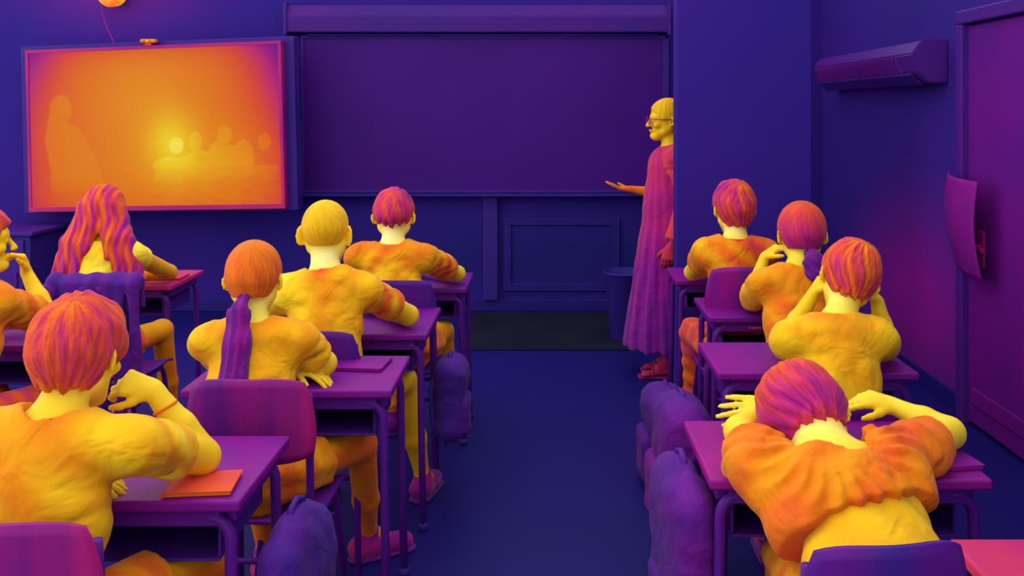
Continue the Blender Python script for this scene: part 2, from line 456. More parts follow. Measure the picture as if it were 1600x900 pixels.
# ------------------------------------------------------------------ big display
TVD = 7.2
tl, tr, br, bl = px(40, 80, TVD + .14), px(440, 62, TVD - .14), px(445, 327, TVD - .14), px(46, 330, TVD + .14)
cen = (tl + tr + br + bl) / 4
ux = unit((tr + br) / 2 - (tl + bl) / 2); W = np.linalg.norm((tr + br) / 2 - (tl + bl) / 2)
up = unit(np.cross(ux, (0, 1, 0))); up = up if up[2] > 0 else -up
# plane axes: ux across, vz up, nn towards the room
nn = unit(np.cross(ux, np.array([0.0, 0, 1]))); nn = nn if nn[1] < 0 else -nn
roll = math.radians(1.2)
vz = unit(np.cross(nn, ux)); vz = vz if vz[2] > 0 else -vz
ux = unit(ux); H = (np.linalg.norm(tl - bl) + np.linalg.norm(tr - br)) / 2
def T(u, v, w): return tuple(cen + ux * (u - .5) * W + vz * (v - .5) * H + nn * w)
tv = empty('display_screen', tuple(cen - np.array([0, 0, H / 2])), 'large display screen with painted orange room reflection on the wall beside the chalkboard', 'screen')
o = tuple(cen - np.array([0, 0, H / 2]))
def obox(m, u0, u1, v0, v1, w0, w1, bev=.004):
    b2 = MB().box((u0 * W, v0 * H, w0), (u1 * W, v1 * H, w1), bev)
    for v in b2.bm.verts:
        c = v.co.copy(); v.co = Vector(T(c[0] / W, c[1] / H, c[2]))
    me = bpy.data.meshes.new('t'); b2.bm.to_mesh(me); b2.bm.free(); m.bm.from_mesh(me); bpy.data.meshes.remove(me)
m = MB(); obox(m, -.042, 1.035, -.015, 1.03, -.16, -.06); m.build('mounting_board', heat_mat(0.20, .03, 2, .5), tv, False, o)
m = MB(); obox(m, 0, 1, 0, 1, -.06, -.012); m.build('housing', heat_mat(0.42, .03, 2, .5), tv, False, o)
m = MB(); t = .012
obox(m, 0, 1, 0, .028, -.02, .008, .002); obox(m, 0, 1, 1 - .02, 1, -.02, .008, .002)
obox(m, 0, t, .028, .98, -.02, .008, .002); obox(m, 1 - t, 1, .028, .98, -.02, .008, .002)
m.build('bezel', heat_mat(0.47, .05, 1.2, .5), tv, False, o)
def screen_reflection(X, Y):                          # reflection of the room painted in, X,Y in photo pixels over the screen
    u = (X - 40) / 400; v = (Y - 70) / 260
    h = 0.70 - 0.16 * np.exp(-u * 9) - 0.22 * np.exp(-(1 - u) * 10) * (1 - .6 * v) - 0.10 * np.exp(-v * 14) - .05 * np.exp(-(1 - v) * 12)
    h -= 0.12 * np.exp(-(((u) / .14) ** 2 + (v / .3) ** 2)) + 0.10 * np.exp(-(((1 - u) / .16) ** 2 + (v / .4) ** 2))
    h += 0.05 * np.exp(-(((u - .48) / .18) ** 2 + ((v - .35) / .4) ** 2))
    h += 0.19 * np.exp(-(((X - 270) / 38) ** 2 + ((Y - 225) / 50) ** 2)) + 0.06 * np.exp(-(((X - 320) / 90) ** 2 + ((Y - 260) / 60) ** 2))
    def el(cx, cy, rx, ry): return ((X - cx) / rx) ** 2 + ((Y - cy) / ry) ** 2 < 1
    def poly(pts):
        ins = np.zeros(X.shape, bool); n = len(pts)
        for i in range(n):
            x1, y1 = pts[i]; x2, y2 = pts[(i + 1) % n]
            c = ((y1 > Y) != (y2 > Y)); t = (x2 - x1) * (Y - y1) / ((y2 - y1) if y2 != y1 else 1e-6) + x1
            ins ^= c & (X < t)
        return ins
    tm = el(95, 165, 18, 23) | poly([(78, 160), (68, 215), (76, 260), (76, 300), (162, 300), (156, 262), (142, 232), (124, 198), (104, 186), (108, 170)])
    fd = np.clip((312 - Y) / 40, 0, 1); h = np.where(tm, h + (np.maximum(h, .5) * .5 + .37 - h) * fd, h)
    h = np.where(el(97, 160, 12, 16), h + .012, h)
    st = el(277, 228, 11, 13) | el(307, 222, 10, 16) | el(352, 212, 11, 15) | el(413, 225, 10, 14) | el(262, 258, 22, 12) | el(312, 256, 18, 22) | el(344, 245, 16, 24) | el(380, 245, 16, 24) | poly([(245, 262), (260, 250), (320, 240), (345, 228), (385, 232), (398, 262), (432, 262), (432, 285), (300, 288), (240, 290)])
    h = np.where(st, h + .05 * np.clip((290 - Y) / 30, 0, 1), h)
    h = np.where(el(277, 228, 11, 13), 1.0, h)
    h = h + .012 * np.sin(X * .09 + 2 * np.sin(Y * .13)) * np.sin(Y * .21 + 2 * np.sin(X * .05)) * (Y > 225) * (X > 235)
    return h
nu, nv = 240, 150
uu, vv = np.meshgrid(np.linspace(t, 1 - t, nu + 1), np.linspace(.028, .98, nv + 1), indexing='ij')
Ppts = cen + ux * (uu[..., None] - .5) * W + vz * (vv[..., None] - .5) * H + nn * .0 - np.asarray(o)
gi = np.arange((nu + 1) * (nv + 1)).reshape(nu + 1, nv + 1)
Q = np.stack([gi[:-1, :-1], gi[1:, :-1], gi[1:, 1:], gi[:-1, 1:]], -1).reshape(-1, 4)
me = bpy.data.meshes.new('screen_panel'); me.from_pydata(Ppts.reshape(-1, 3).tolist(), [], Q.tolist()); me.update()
hh = screen_reflection(40 + uu * 402, 330 - vv * 262)
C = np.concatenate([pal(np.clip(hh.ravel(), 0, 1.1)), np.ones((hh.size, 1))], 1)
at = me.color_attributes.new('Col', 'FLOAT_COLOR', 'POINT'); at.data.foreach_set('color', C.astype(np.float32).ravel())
ms = bpy.data.materials.new('painted_reflection'); ms.use_nodes = True  # panel emits the painted reflection of the room
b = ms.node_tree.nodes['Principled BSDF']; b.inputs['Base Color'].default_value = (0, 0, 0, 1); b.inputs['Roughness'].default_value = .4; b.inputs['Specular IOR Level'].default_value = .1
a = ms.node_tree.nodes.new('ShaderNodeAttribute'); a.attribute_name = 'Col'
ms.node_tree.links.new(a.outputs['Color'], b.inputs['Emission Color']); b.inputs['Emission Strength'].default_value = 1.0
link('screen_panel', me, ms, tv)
# webcam on its top edge
wc = empty('webcam', T(.49, 1.0, -.01), 'small glowing orange camera perched on the top edge of the display screen', 'camera')
o = T(.49, 1.0, -.01)
MB().box((o[0] - .06, o[1] - .03, o[2] + .02), (o[0] + .06, o[1] + .03, o[2] + .05), .012).build('camera_body', heat_mat(.72, .08, 20, .5), wc, False, o)
MB().box((o[0] - .025, o[1] - .02, o[2] - .0), (o[0] + .025, o[1] + .02, o[2] + .025), .006).build('clip', heat_mat(.6, .02, 5, .5), wc, False, o)
MB().tube([(o[0], o[1] - .028, o[2] + .036), (o[0], o[1] - .036, o[2] + .036)], .011).build('lens', heat_mat(.9, .02, 5, .3), wc, False, o)
# hot wall lamp at the top and its cable
c0 = px(175, -4, 7.45)
lp = empty('wall_lamp', tuple(c0), 'round glowing orange lamp high on the wall above the display screen', 'lamp')
lm = bpy.data.materials.new('lamp_glow'); lm.use_nodes = True
b = lm.node_tree.nodes['Principled BSDF']; b.inputs['Base Color'].default_value = (*pal(.7), 1)
n = lm.node_tree.nodes.new('ShaderNodeTexNoise'); n.inputs['Scale'].default_value = 14
tcn = lm.node_tree.nodes.new('ShaderNodeTexCoord'); lm.node_tree.links.new(tcn.outputs['Object'], n.inputs['Vector'])
r = lm.node_tree.nodes.new('ShaderNodeValToRGB'); r.color_ramp.elements[0].position = .4; r.color_ramp.elements[0].color = (*pal(.66), 1); r.color_ramp.elements[1].position = .6; r.color_ramp.elements[1].color = (*pal(.88), 1)
lm.node_tree.links.new(n.outputs['Fac'], r.inputs['Fac']); lm.node_tree.links.new(r.outputs['Color'], b.inputs['Emission Color']); b.inputs['Emission Strength'].default_value = .8
F = Field(.008); F.ell((0, 0, 0), (.10, .09, .075)); F.disp = lambda P: wob(P, 45) * .003
F.mesh('lamp_shade', lm, lp, (0, 0, 0), lambda P: np.full(len(P), .7))
MB().tube([(0, .05, .0), (0, .15, .02)], .05, 20).build('lamp_base', heat_mat(.35, .02, 3, .5), lp, True)
pl = bpy.data.lights.new('lamp_light', 'POINT'); pl.energy = 1.6; pl.color = (1, .25, .55); pl.shadow_soft_size = .1
po = bpy.data.objects.new('lamp_light', pl); COL.objects.link(po); po.parent = lp; po.location = (0, -.16, -.05)
pts = [px(158, 0, 7.5), px(160, 22, 7.5), px(168, 45, 7.48), px(178, 66, 7.45), px(183, 80, 7.42)]
tag(MB().tube([tuple(p) for p in pts], .005, 8).build('lamp_cable', heat_mat(.38, .02, 3, .5), smooth=True), 'thin cable running from the round wall lamp down behind the screen', 'cable')

# low cabinet at the far left
cb = empty('low_cabinet', (-4.4, 7.2, 0), 'low dark blue cabinet against the front wall at the far left', 'cabinet')
o = (-4.4, 7.2, 0)
MB().box((-5.0, 6.95, 0), (-3.72, 7.55, .68), .006).build('cabinet_body', heat_mat(.22, .02, 2, .5), cb, False, o)
MB().box((-5.03, 6.92, .68), (-3.69, 7.58, .71), .006).build('cabinet_top', heat_mat(.25, .02, 2, .5), cb, False, o)
for x0, x1 in ((-4.96, -4.38), (-4.34, -3.76)):
    d_ = MB().box((x0, 6.93, .05), (x1, 6.95, .65), .004).build('cabinet_door', heat_mat(.235, .02, 2, .5), cb, False, o)
    MB().box((x1 - .06, 6.915, .3), (x1 - .04, 6.93, .42), .004).build('door_handle', heat_mat(.28, .02, 2, .5), d_, False, o)
# waste bin behind the teacher
wbn = empty('waste_bin', (.57, 6.65, 0), 'plain blue waste bin on the floor behind the long dress', 'bin')
m = MB(); prof = [(.10, 0), (.115, .02), (.15, .46), (.158, .47), (.145, .475), (.105, .03), (.0, .03)]
rings = []
for (r_, z_) in prof:
    rings.append([m.bm.verts.new((math.cos(2 * math.pi * k / 28) * max(r_, .001), math.sin(2 * math.pi * k / 28) * max(r_, .001), z_)) for k in range(28)])
for i in range(len(prof) - 1):
    for k in range(28): m.bm.faces.new((rings[i][k], rings[i][(k + 1) % 28], rings[i + 1][(k + 1) % 28], rings[i + 1][k]))
m.bm.faces.new(rings[0][::-1])
m.build('bin_shell', heat_mat(.18, .02, 3, .5), wbn, True)
MB().tube([(math.cos(a) * .155, math.sin(a) * .155, .47) for a in np.linspace(0, 2 * math.pi, 29)], .007, 8, False).build('rim', heat_mat(.22, .02, 3, .5), wbn, True)

# ================================================================== FURNITURE
def desk(x0, x1, y0, y1, label, h=.40, z=.75, rz=0.0, hm=None, group='pupils\' desks'):
    cx, cy = (x0 + x1) / 2, (y0 + y1) / 2; hx, hy = (x1 - x0) / 2, (y1 - y0) / 2
    e = empty('school_desk', (cx, cy, 0), label, 'desk', group, rz)
    top = heat_mat(h, .045, 2.2, .42); met = heat_mat(hm if hm else .285, .02, 3, .4)
    MB().box((-hx, -hy, z - .026), (hx, hy, z), .007, 3).build('desk_top', top, e)
    m = MB()
    for yy in (-hy + .035, hy - .035): m.box((-hx + .05, yy - .012, z - .066), (hx - .05, yy + .012, z - .026), .003)
    for xx in (-hx + .035, hx - .035): m.box((xx - .012, -hy + .05, z - .066), (xx + .012, hy - .05, z - .026), .003)
    m.build('frame', met, e)
    MB().box((-hx + .06, -hy + .05, z - .155), (hx - .06, hy - .04, z - .148), .002).box((-hx + .06, hy - .05, z - .15), (hx - .06, hy - .042, z - .066), .002)\
        .box((-hx + .06, -hy + .06, z - .15), (-hx + .067, hy - .05, z - .066), .002).box((hx - .067, -hy + .06, z - .15), (hx - .06, hy - .05, z - .066), .002).build('book_tray', heat_mat(.25, .02, 3, .5), e)
    for sx in (-1, 1):
        for sy in (-1, 1):
            pts = []
            ix, iy = sx * (hx - .085), sy * (hy - .035); ox = sx * (hx - .03)
            for a in np.linspace(0, math.pi / 2, 7):
                pts.append((ix + (ox - ix) * math.sin(a), iy, z - .046 - .055 * (1 - math.cos(a))))
            pts.append((ox + sx * .004, iy + sy * .004, .35)); pts.append((ox + sx * .012, iy + sy * .012, .012))
            lg = MB().tube(pts, .0135, 12).build('leg', met, e, True)
            MB().tube([(pts[-1][0], pts[-1][1], .03), (pts[-1][0], pts[-1][1], 0)], .018, 12).build('foot_cap', heat_mat(.2, .02, 3, .5), lg, True)
    return e
DK = {}
DK['p3'] = desk(-1.33, -.66, 2.08, 2.50, 'large purple school desk nearest the camera on the left side', .365, hm=.30)
DK['p4'] = desk(-1.10, -.46, 2.90, 3.31, 'purple school desk of the girl with the long ponytail', .36)
DK['p5'] = desk(-1.08, -.44, 3.62, 4.12, 'purple school desk of the shaven headed boy', .345)
DK['p6'] = desk(-1.0, -.365, 4.55, 4.99, 'purple school desk in the front row left of the aisle', .32)
DK['p2'] = desk(-2.42, -1.795, 4.62, 5.07, 'pink topped school desk in front of the long haired girl', .48)
DK['p1'] = desk(-2.42, -1.78, 3.45, 3.90, 'purple school desk at the left edge of the picture', .36)
DK['p8'] = desk(.655, 1.295, 4.76, 5.15, 'purple school desk in the front row beside the wall pier', .35)
DK['p9'] = desk(.675, 1.32, 3.92, 4.33, 'dark purple school desk with a small white tag on its frame', .33)
DK['p10'] = desk(.56, 1.21, 3.09, 3.50, 'purple school desk of the boy leaning his head on his hands', .35)
DK['p11'] = desk(.38, 1.03, 2.20, 2.62, 'purple school desk the slumped girl lies on', .385)
DK['p12'] = desk(.80, 1.45, 1.46, 1.90, 'warm pink school desk cut by the lower right corner', .5)
# small white tag on the desk frame
for i in range(7):
    MB().box((-.16 + i * .014, -.2, .70), (-.151 + i * .014, -.1995, .709)).build('tag_mark', heat_mat(.55, .1, 40, .5), DK['p9'])

def chair(cx, cy, label, top=.86, rz=0.0, w=.36, h=.31, stripes=False, group='pupils\' chairs', seat_z=.44):
    e = empty('school_chair', (cx, cy, 0), label, 'chair', group, rz)
    met = heat_mat(.29, .02, 3, .4); pw = heat_mat(h, .045, 4.5, .5, (2.2, 1, .35))
    hw = w / 2
    def seat(u, v):
        x = (u - .5) * 2; y = .05 + v * .36; wv = hw * (.96 - .05 * (1 - v))
        return (x * wv, y, seat_z + .012 * x * x - .012 * math.sin(v * 3.14) - .03 * max(0, v - .85) / .15 * .6), (0, 0, 1)
    MB().plate(seat, 12, 12, .011).build('seat', pw, e, True)
    bh = .24
    def back(u, v):
        x = (u - .5) * 2
        r = 1 - .16 * (v ** 3) - .07 * ((1 - v) ** 4)
        zz = top - bh + bh * v - .018 * abs(x) ** 4 * (1 if v > .5 else -1) * abs(2 * v - 1)
        return (x * hw * r, .0 - .035 * (1 - x * x) - .03 * v, zz), (.35 * x, -1, -.1)
    if stripes:
        pw = mix_mat('warmed_plywood', tuple(pal(.29)), tuple(pal(.47)), 2.2, .5, (4.5, .1, .25))
    MB().plate(back, 16, 10, .011).build('backrest', pw, e, True)
    for sx in (-1, 1):
        X = sx * (hw - .03)
        MB().tube([(X + sx * .02, -.03, .012), (X, .04, seat_z - .03), (X, .035, seat_z + .03), (X, .018, top - bh * .5), (X, .01, top - .06)], .011, 12).build('rear_leg', met, e, True)
        MB().tube([(X + sx * .02, .43, .012), (X, .36, seat_z - .06), (X, .33, seat_z - .022), (X, .2, seat_z - .018), (X, .05, seat_z - .018)], .011, 12).build('front_leg', met, e, True)
    MB().tube([(-hw + .03, .34, seat_z - .1), (hw - .03, .34, seat_z - .1)], .009, 10).build('stretcher', met, e, True)
    MB().tube([(-hw + .03, .035, seat_z - .1), (hw - .03, .035, seat_z - .1)], .009, 10).build('stretcher', met, e, True)
    return e
chair(-.985, 1.76, 'purple chair cut by the bottom edge behind the boy at lower left', .865, h=.38, w=.38, stripes=True)
chair(-.80, 2.64, 'purple chair of the girl with the long ponytail, its back warm on one side', .872, stripes=True)
chair(-.79, 3.24, 'purple chair behind the shaven headed boy', .862, h=.3)
chair(-.635, 4.13, 'purple chair behind the front row boy with dark hair left of the aisle', .872, h=.28)
chair(-1.9, 4.06, 'purple chair with a coat over it behind the long haired girl', .86, h=.3)
chair(-1.98, 2.98, 'purple chair at the left edge of the picture', .84, h=.3)
chair(.865, 4.12, 'purple chair in the front row beside the wall pier', .93, h=.36)
chair(1.0, 3.42, 'dark purple chair behind the girl with the hair bun', .85, h=.29)
chair(.885, 2.68, 'purple chair behind the boy leaning his head on his hands', .79, h=.32, w=.38)
chair(.60, 1.72, 'dark purple chair at the bottom edge behind the slumped girl', .845, rz=.12, h=.27, w=.32)

# ------------------------------------------------------------------ bags and coats
def backpack(c, s, label, h, fr=(0, -1, 0), seed=0.0, name='backpack', group='school bags'):
    """c = bottom centre, s = (half width along side axis, half depth, height)"""
    c = np.array(c, float); f = unit(fr); side = unit(np.cross(f, (0, 0, 1))); up = np.array([0, 0, 1.0])
    e = empty(name, tuple(c), label, 'bag', group)
    A = [side, f, up]; hh = s[2]
    ht = lambda P: h + .04 * wob(P, 9, seed) + .015 * wob(P, 30, seed)
    F = Field(.009); F.box(c + up * hh * .47, (s[0], s[1], hh * .47), A, .055); F.ell(c + up * hh * .75, (s[0] * .9, s[1] * 1.05, hh * .26), A, k=.05)
    F.disp = lambda P: .007 * wob(P, 22, seed) + .003 * wob(P, 60, seed)
    F.mesh('bag_body', M_COOL, e, c, ht)
    F = Field(.009); F.box(c + up * hh * .3 + f * s[1] * .95, (s[0] * .78, s[1] * .4, hh * .24), A, .035)
    F.disp = lambda P: .004 * wob(P, 35, seed + 1)
    F.mesh('front_pocket', M_COOL, e, c, lambda P: ht(P) + .02)
    p = lambda a, b, z: tuple((side * a + f * b + up * z))
    MB().tube([p(-.04, 0, hh * .96), p(-.035, 0, hh * 1.01), p(0, 0, hh * 1.03), p(.035, 0, hh * 1.01), p(.04, 0, hh * .96)], .008, 8).build('top_handle', heat_mat(h - .03, .02, 8, .6), e, True)
    for sd in (-1, 1):
        MB().tube([p(sd * s[0] * .5, -s[1] * .8, hh * .9), p(sd * s[0] * .6, -s[1] * 1.25, hh * .65), p(sd * s[0] * .6, -s[1] * 1.15, hh * .3), p(sd * s[0] * .7, -s[1] * .9, hh * .08)], .011, 8).build('strap', heat_mat(h - .02, .02, 8, .6), e, True)
    return e
backpack((-.585, 2.27, .06), (.16, .048, .60), 'dark purple school bag hanging on the right side of the near left desk', .27, (1, -.15, 0), 1)
backpack((-.385, 3.98, .24), (.12, .06, .34), 'small dark purple bag hanging on the side of the shaven headed boy\'s desk', .25, (1, 0, 0), 2)
backpack((.47, 3.30, .16), (.16, .08, .46), 'bulging purple school bag hanging by the aisle on the second nearest right desk', .30, (-1, -.1, 0), 3)
backpack((.52, 4.12, .0), (.15, .085, .42), 'purple school bag standing on the floor near the feet of the teacher', .29, (-1, 0, 0), 4)
backpack((.345, 2.42, .10), (.18, .045, .62), 'purple school bag hanging on the aisle side of the slumped girl\'s desk', .30, (-1, -.1, 0), 5)

def coat(cx, y, ztop, zbot, w0, w1, label, h, seed):
    c = np.array([cx, y, zbot]); e = empty('draped_coat', tuple(c), label, 'coat')
    F = Field(.008)
    F.rc((cx - w0 / 2 + .03, y, ztop - .03), (cx + w0 / 2 - .03, y, ztop - .03), .034, .034, .03)
    for i in range(7):
        t = i / 6 - .5
        F.rc((cx + t * (w0 - .06), y - .035, ztop - .04), (cx + t * (w1 - .06) + .01 * math.sin(i * 3), y - .05 - .012 * (i % 2), zbot + .03 + .03 * math.sin(i * 2.1 + seed)), .02, .028, .03)
        F.rc((cx + t * (w0 - .06), y + .035, ztop - .04), (cx + t * (w0 - .05), y + .04, ztop - .14), .016, .012, .03)
    F.disp = lambda P: .004 * np.sin(P[:, 0] * 75 + 2 * np.sin(P[:, 2] * 9)) + .004 * wob(P, 25, seed)
    F.mesh('coat_body', M_COOL, e, c, lambda P: h + .04 * wob(P, 9, seed) + .02 * np.sin(P[:, 0] * 50 + 2 * np.sin(P[:, 2] * 7)))
    F = Field(.008)
    F.rc((cx - w0 / 2 + .02, y - .04, ztop - .06), (cx - w1 / 2 - .01, y - .07, ztop - .38), .035, .028, .02).keep((cx, y, ztop - .39), (0, 0, -1))
    F.disp = lambda P: .004 * wob(P, 40, seed)
    F.mesh('sleeve', M_COOL, e, c, lambda P: h + .03 + .03 * wob(P, 12, seed))
    return e
coat(-1.885, 4.045, .905, .33, .40, .44, 'purple coat draped over the chair back behind the long haired girl', .29, 1)

# notebooks and small things on the desks
def notebook(c, sx, sy, rz, label, h, th=.012, name='notebook'):
    e = empty(name, tuple(c), label, 'book', None, rz)
    MB().box((-sx / 2, -sy / 2, .001), (sx / 2, sy / 2, th - .002), .001, 1).build('pages', heat_mat(h + .05, .02, 9, .7), e)
    MB().box((-sx / 2 - .003, -sy / 2 - .003, th - .002), (sx / 2 + .003, sy / 2 + .003, th), .0008, 1).box((-sx / 2 - .006, -sy / 2 - .003, 0), (-sx / 2, sy / 2 + .003, th), .001, 1).build('cover', heat_mat(h, .03, 6, .5), e)
    return e
Z = .7505
notebook((-.765, 2.16, Z), .14, .12, .1, 'orange notebook under the elbow of the boy at lower left', .6)
notebook((-.62, 3.18, Z), .2, .15, -.1, 'purple notebook on the ponytail girl\'s desk', .36)
notebook((.93, 2.32, Z), .19, .15, .15, 'purple notebook beside the elbow of the slumped girl', .36)
notebook((-1.9, 4.82, Z), .19, .14, .0, 'pink notebook on the far left front row desk', .5)
pc = empty('pencil_case', (.90, 2.46, Z), 'crumpled orange pencil case under the arm of the slumped girl', 'pencil case')
F = Field(.005); F.rc((.86, 2.43, Z + .016), (.95, 2.45, Z + .017), .017, .015); F.disp = lambda P: .003 * wob(P, 70); F.mesh('pouch', M_CLOTH, pc, (.90, 2.46, Z), lambda P: .58 + .1 * wob(P, 50))
MB().tube([(-.045, -.03, .031), (.0, -.015, .034), (.045, -.012, .031)], .002, 6).build('zip', heat_mat(.4, .02, 9, .4), pc, True)

# ================================================================== PEOPLE
def frame(f, up):
    f = unit(f); r = unit(np.cross(f, up)); u = np.cross(r, f); return r, f, u
def hand(F, w, d, n, thumb_side, s=1.0, curl=.35, spread=.12):
    """w wrist, d finger direction, n back-of-hand normal, thumb_side = +-1 along cross(d,n)"""
    w = np.array(w, float); d = unit(d); n = unit(n - d * np.dot(n, d)); t = np.cross(d, n) * thumb_side
    L = [(.072, .040, .025, .019), (.076, .044, .028, .020), (.072, .040, .026, .019), (.066, .031, .020, .017)]
    F.rc(w, w + d * .035 * s, .021 * s, .024 * s, .015, (n, .7))
    for i in range(4):
        o_ = (1.5 - i) / 1.5
        base = w + d * L[i][0] * s + t * o_ * .027 * s
        F.rc(w + d * .015 * s + t * o_ * .014 * s, base, .013 * s, .0105 * s, .012)
        p = base; a = o_ * spread; c = curl * (.6 + .12 * i)
        fd = unit(d + t * a)
        rads = (.0092, .0084, .0078, .0070)
        for j in range(3):
            c += curl * .55
            dirv = unit(fd * math.cos(c) - n * math.sin(c))
            q = p + dirv * L[i][j + 1] * s
            F.rc(p, q, rads[j] * s, rads[j + 1] * s, .003)
            p = q
    p = w + d * .018 * s + t * .018 * s
    for ln, a1, a2, ra, rb in ((.034, .75, .2, .014, .011), (.028, .5, .35, .0105, .0095), (.022, .25, .5, .0095, .008)):
        q = p + unit(d * (1 - a1 * .4) + t * a1 - n * a2) * ln * s
        F.rc(p, q, ra * s, rb * s, .007); p = q
def head(F, c, f, up, s=1.0, ears=1.0):
    r, f, u = frame(f, up); A = [r, f, u]
    L = lambda x, y, z: c + (r * x + f * y + u * z) * s
    F.ell(L(0, -.010, .026), np.array([.074, .092, .084]) * s, A, .02)
    F.rc(L(0, .02, -.02), L(0, .055, -.082), .060 * s, .026 * s, .03)
    for sx in (-1, 1): F.rc(L(sx * .045, .0, -.045), L(sx * .015, .062, -.088), .026 * s, .018 * s, .025)
    F.ell(L(0, .066, .022), np.array([.05, .02, .02]) * s, A, .02)
    for sx in (-1, 1):
        F.ell(L(sx * .030, .094, .004), np.array([.017, .014, .011]) * s, A, .008, 's')
        F.ell(L(sx * .030, .076, .004), np.array([.0125, .0125, .0105]) * s, A, .003)
        F.ell(L(sx * .04, .062, -.025), np.array([.02, .02, .016]) * s, A, .02)
        cx = L(sx * .077, -.008, -.004)
        ew = unit(r * sx * .8 - f * .6); en = unit(np.cross(ew, u)); en = en if en @ f > 0 else -en
        eA = [ew, en, unit(u - f * .12)]
        F.ell(cx + ew * .007 * s * ears, np.array([.019, .006, .031]) * s * ears, eA, .006)
        F.ell(cx + ew * .009 * s * ears + en * .006 * s, np.array([.011, .005, .020]) * s * ears, eA, .004, 's')
    F.rc(L(0, .088, .004), L(0, .108, -.026), .007 * s, .011 * s, .009)
    for sx in (-1, 1): F.ell(L(sx * .011, .100, -.030), np.array([.007, .009, .006]) * s, A, .006)
    F.ell(L(0, .089, -.050), np.array([.021, .010, .0048]) * s, A, .004)
    F.ell(L(0, .086, -.060), np.array([.018, .010, .0055]) * s, A, .004)
    F.ell(L(0, .099, -.0545), np.array([.020, .007, .0012]) * s, A, .002, 's')
    F.ell(L(0, .078, -.086), np.array([.018, .014, .013]) * s, A, .015)
def hairfield(c, f, up, s, style, grow=.013, seed=0.0, res=.006, hairline=-.062):
    r, f, u = frame(f, up); A = [r, f, u]
    L = lambda x, y, z: c + (r * x + f * y + u * z) * s
    F = Field(res)
    g = grow
    F.ell(L(0, -.012, .030), np.array([.074 + g, .092 + g, .086 + g]) * s, A, .01)
    if style != 'buzz':
        F.rc(L(0, -.055, .0), L(0, -.052, -.045), .055 * s + g * .6, .042 * s + g * .4, .03)
    # clear the face and below the nape
    F.ell(L(0, .115, -.03), np.array([.085, .085, .10]) * s, A, .012, 's')
    for sx in (-1, 1): F.ell(L(sx * .10, .02, -.045), np.array([.042, .055, .060]) * s, A, .012, 's')
    cr = L(.012, -.072, .085)
    nst = {'buzz': 0, 'tied': 34}.get(style, 13)
    amp = {'buzz': .0008, 'tied': .0009}.get(style, .0026)
    def disp(P):
        q = P - c; x = q @ r; y = q @ f; z = q @ u
        qx, qy = (P - cr) @ r, (P - cr) @ f; dz = (P - cr) @ u
        ph = np.arctan2(qx, qy); rad = np.sqrt(qx ** 2 + qy ** 2 + dz ** 2)
        d = amp * (np.sin(ph * nst + 6 * rad / .1 + 1.1 * np.sin(z * 40 + seed)) + .6 * np.sin(ph * 29 + 4 * rad / .1 + 2 * np.sin(ph * 3 + seed))) * np.clip(rad / .05, .1, 1)
        if style not in ('buzz', 'tied'):
            d += .003 * wob(P, 60, seed)
            hl = hairline * s + .009 * np.sin(x * 190 + seed) + .006 * np.sin(x * 430 + 2 * seed)
            d = np.maximum(d, 0) * 0 + d + np.clip((hl - z), 0, .03) * 1.3
        return d
    F.disp = disp; F.keep(L(0, -.02, {'buzz': -.035, 'tied': -.05}.get(style, -.088)), -u + f * -.0)
    def heat_streak(P):
        qx, qy = (P - cr) @ r, (P - cr) @ f; dz = (P - cr) @ u
        ph = np.arctan2(qx, qy); rad = np.sqrt(qx ** 2 + qy ** 2 + dz ** 2)
        return ph, rad
    return F, L, heat_streak, (r, f, u)

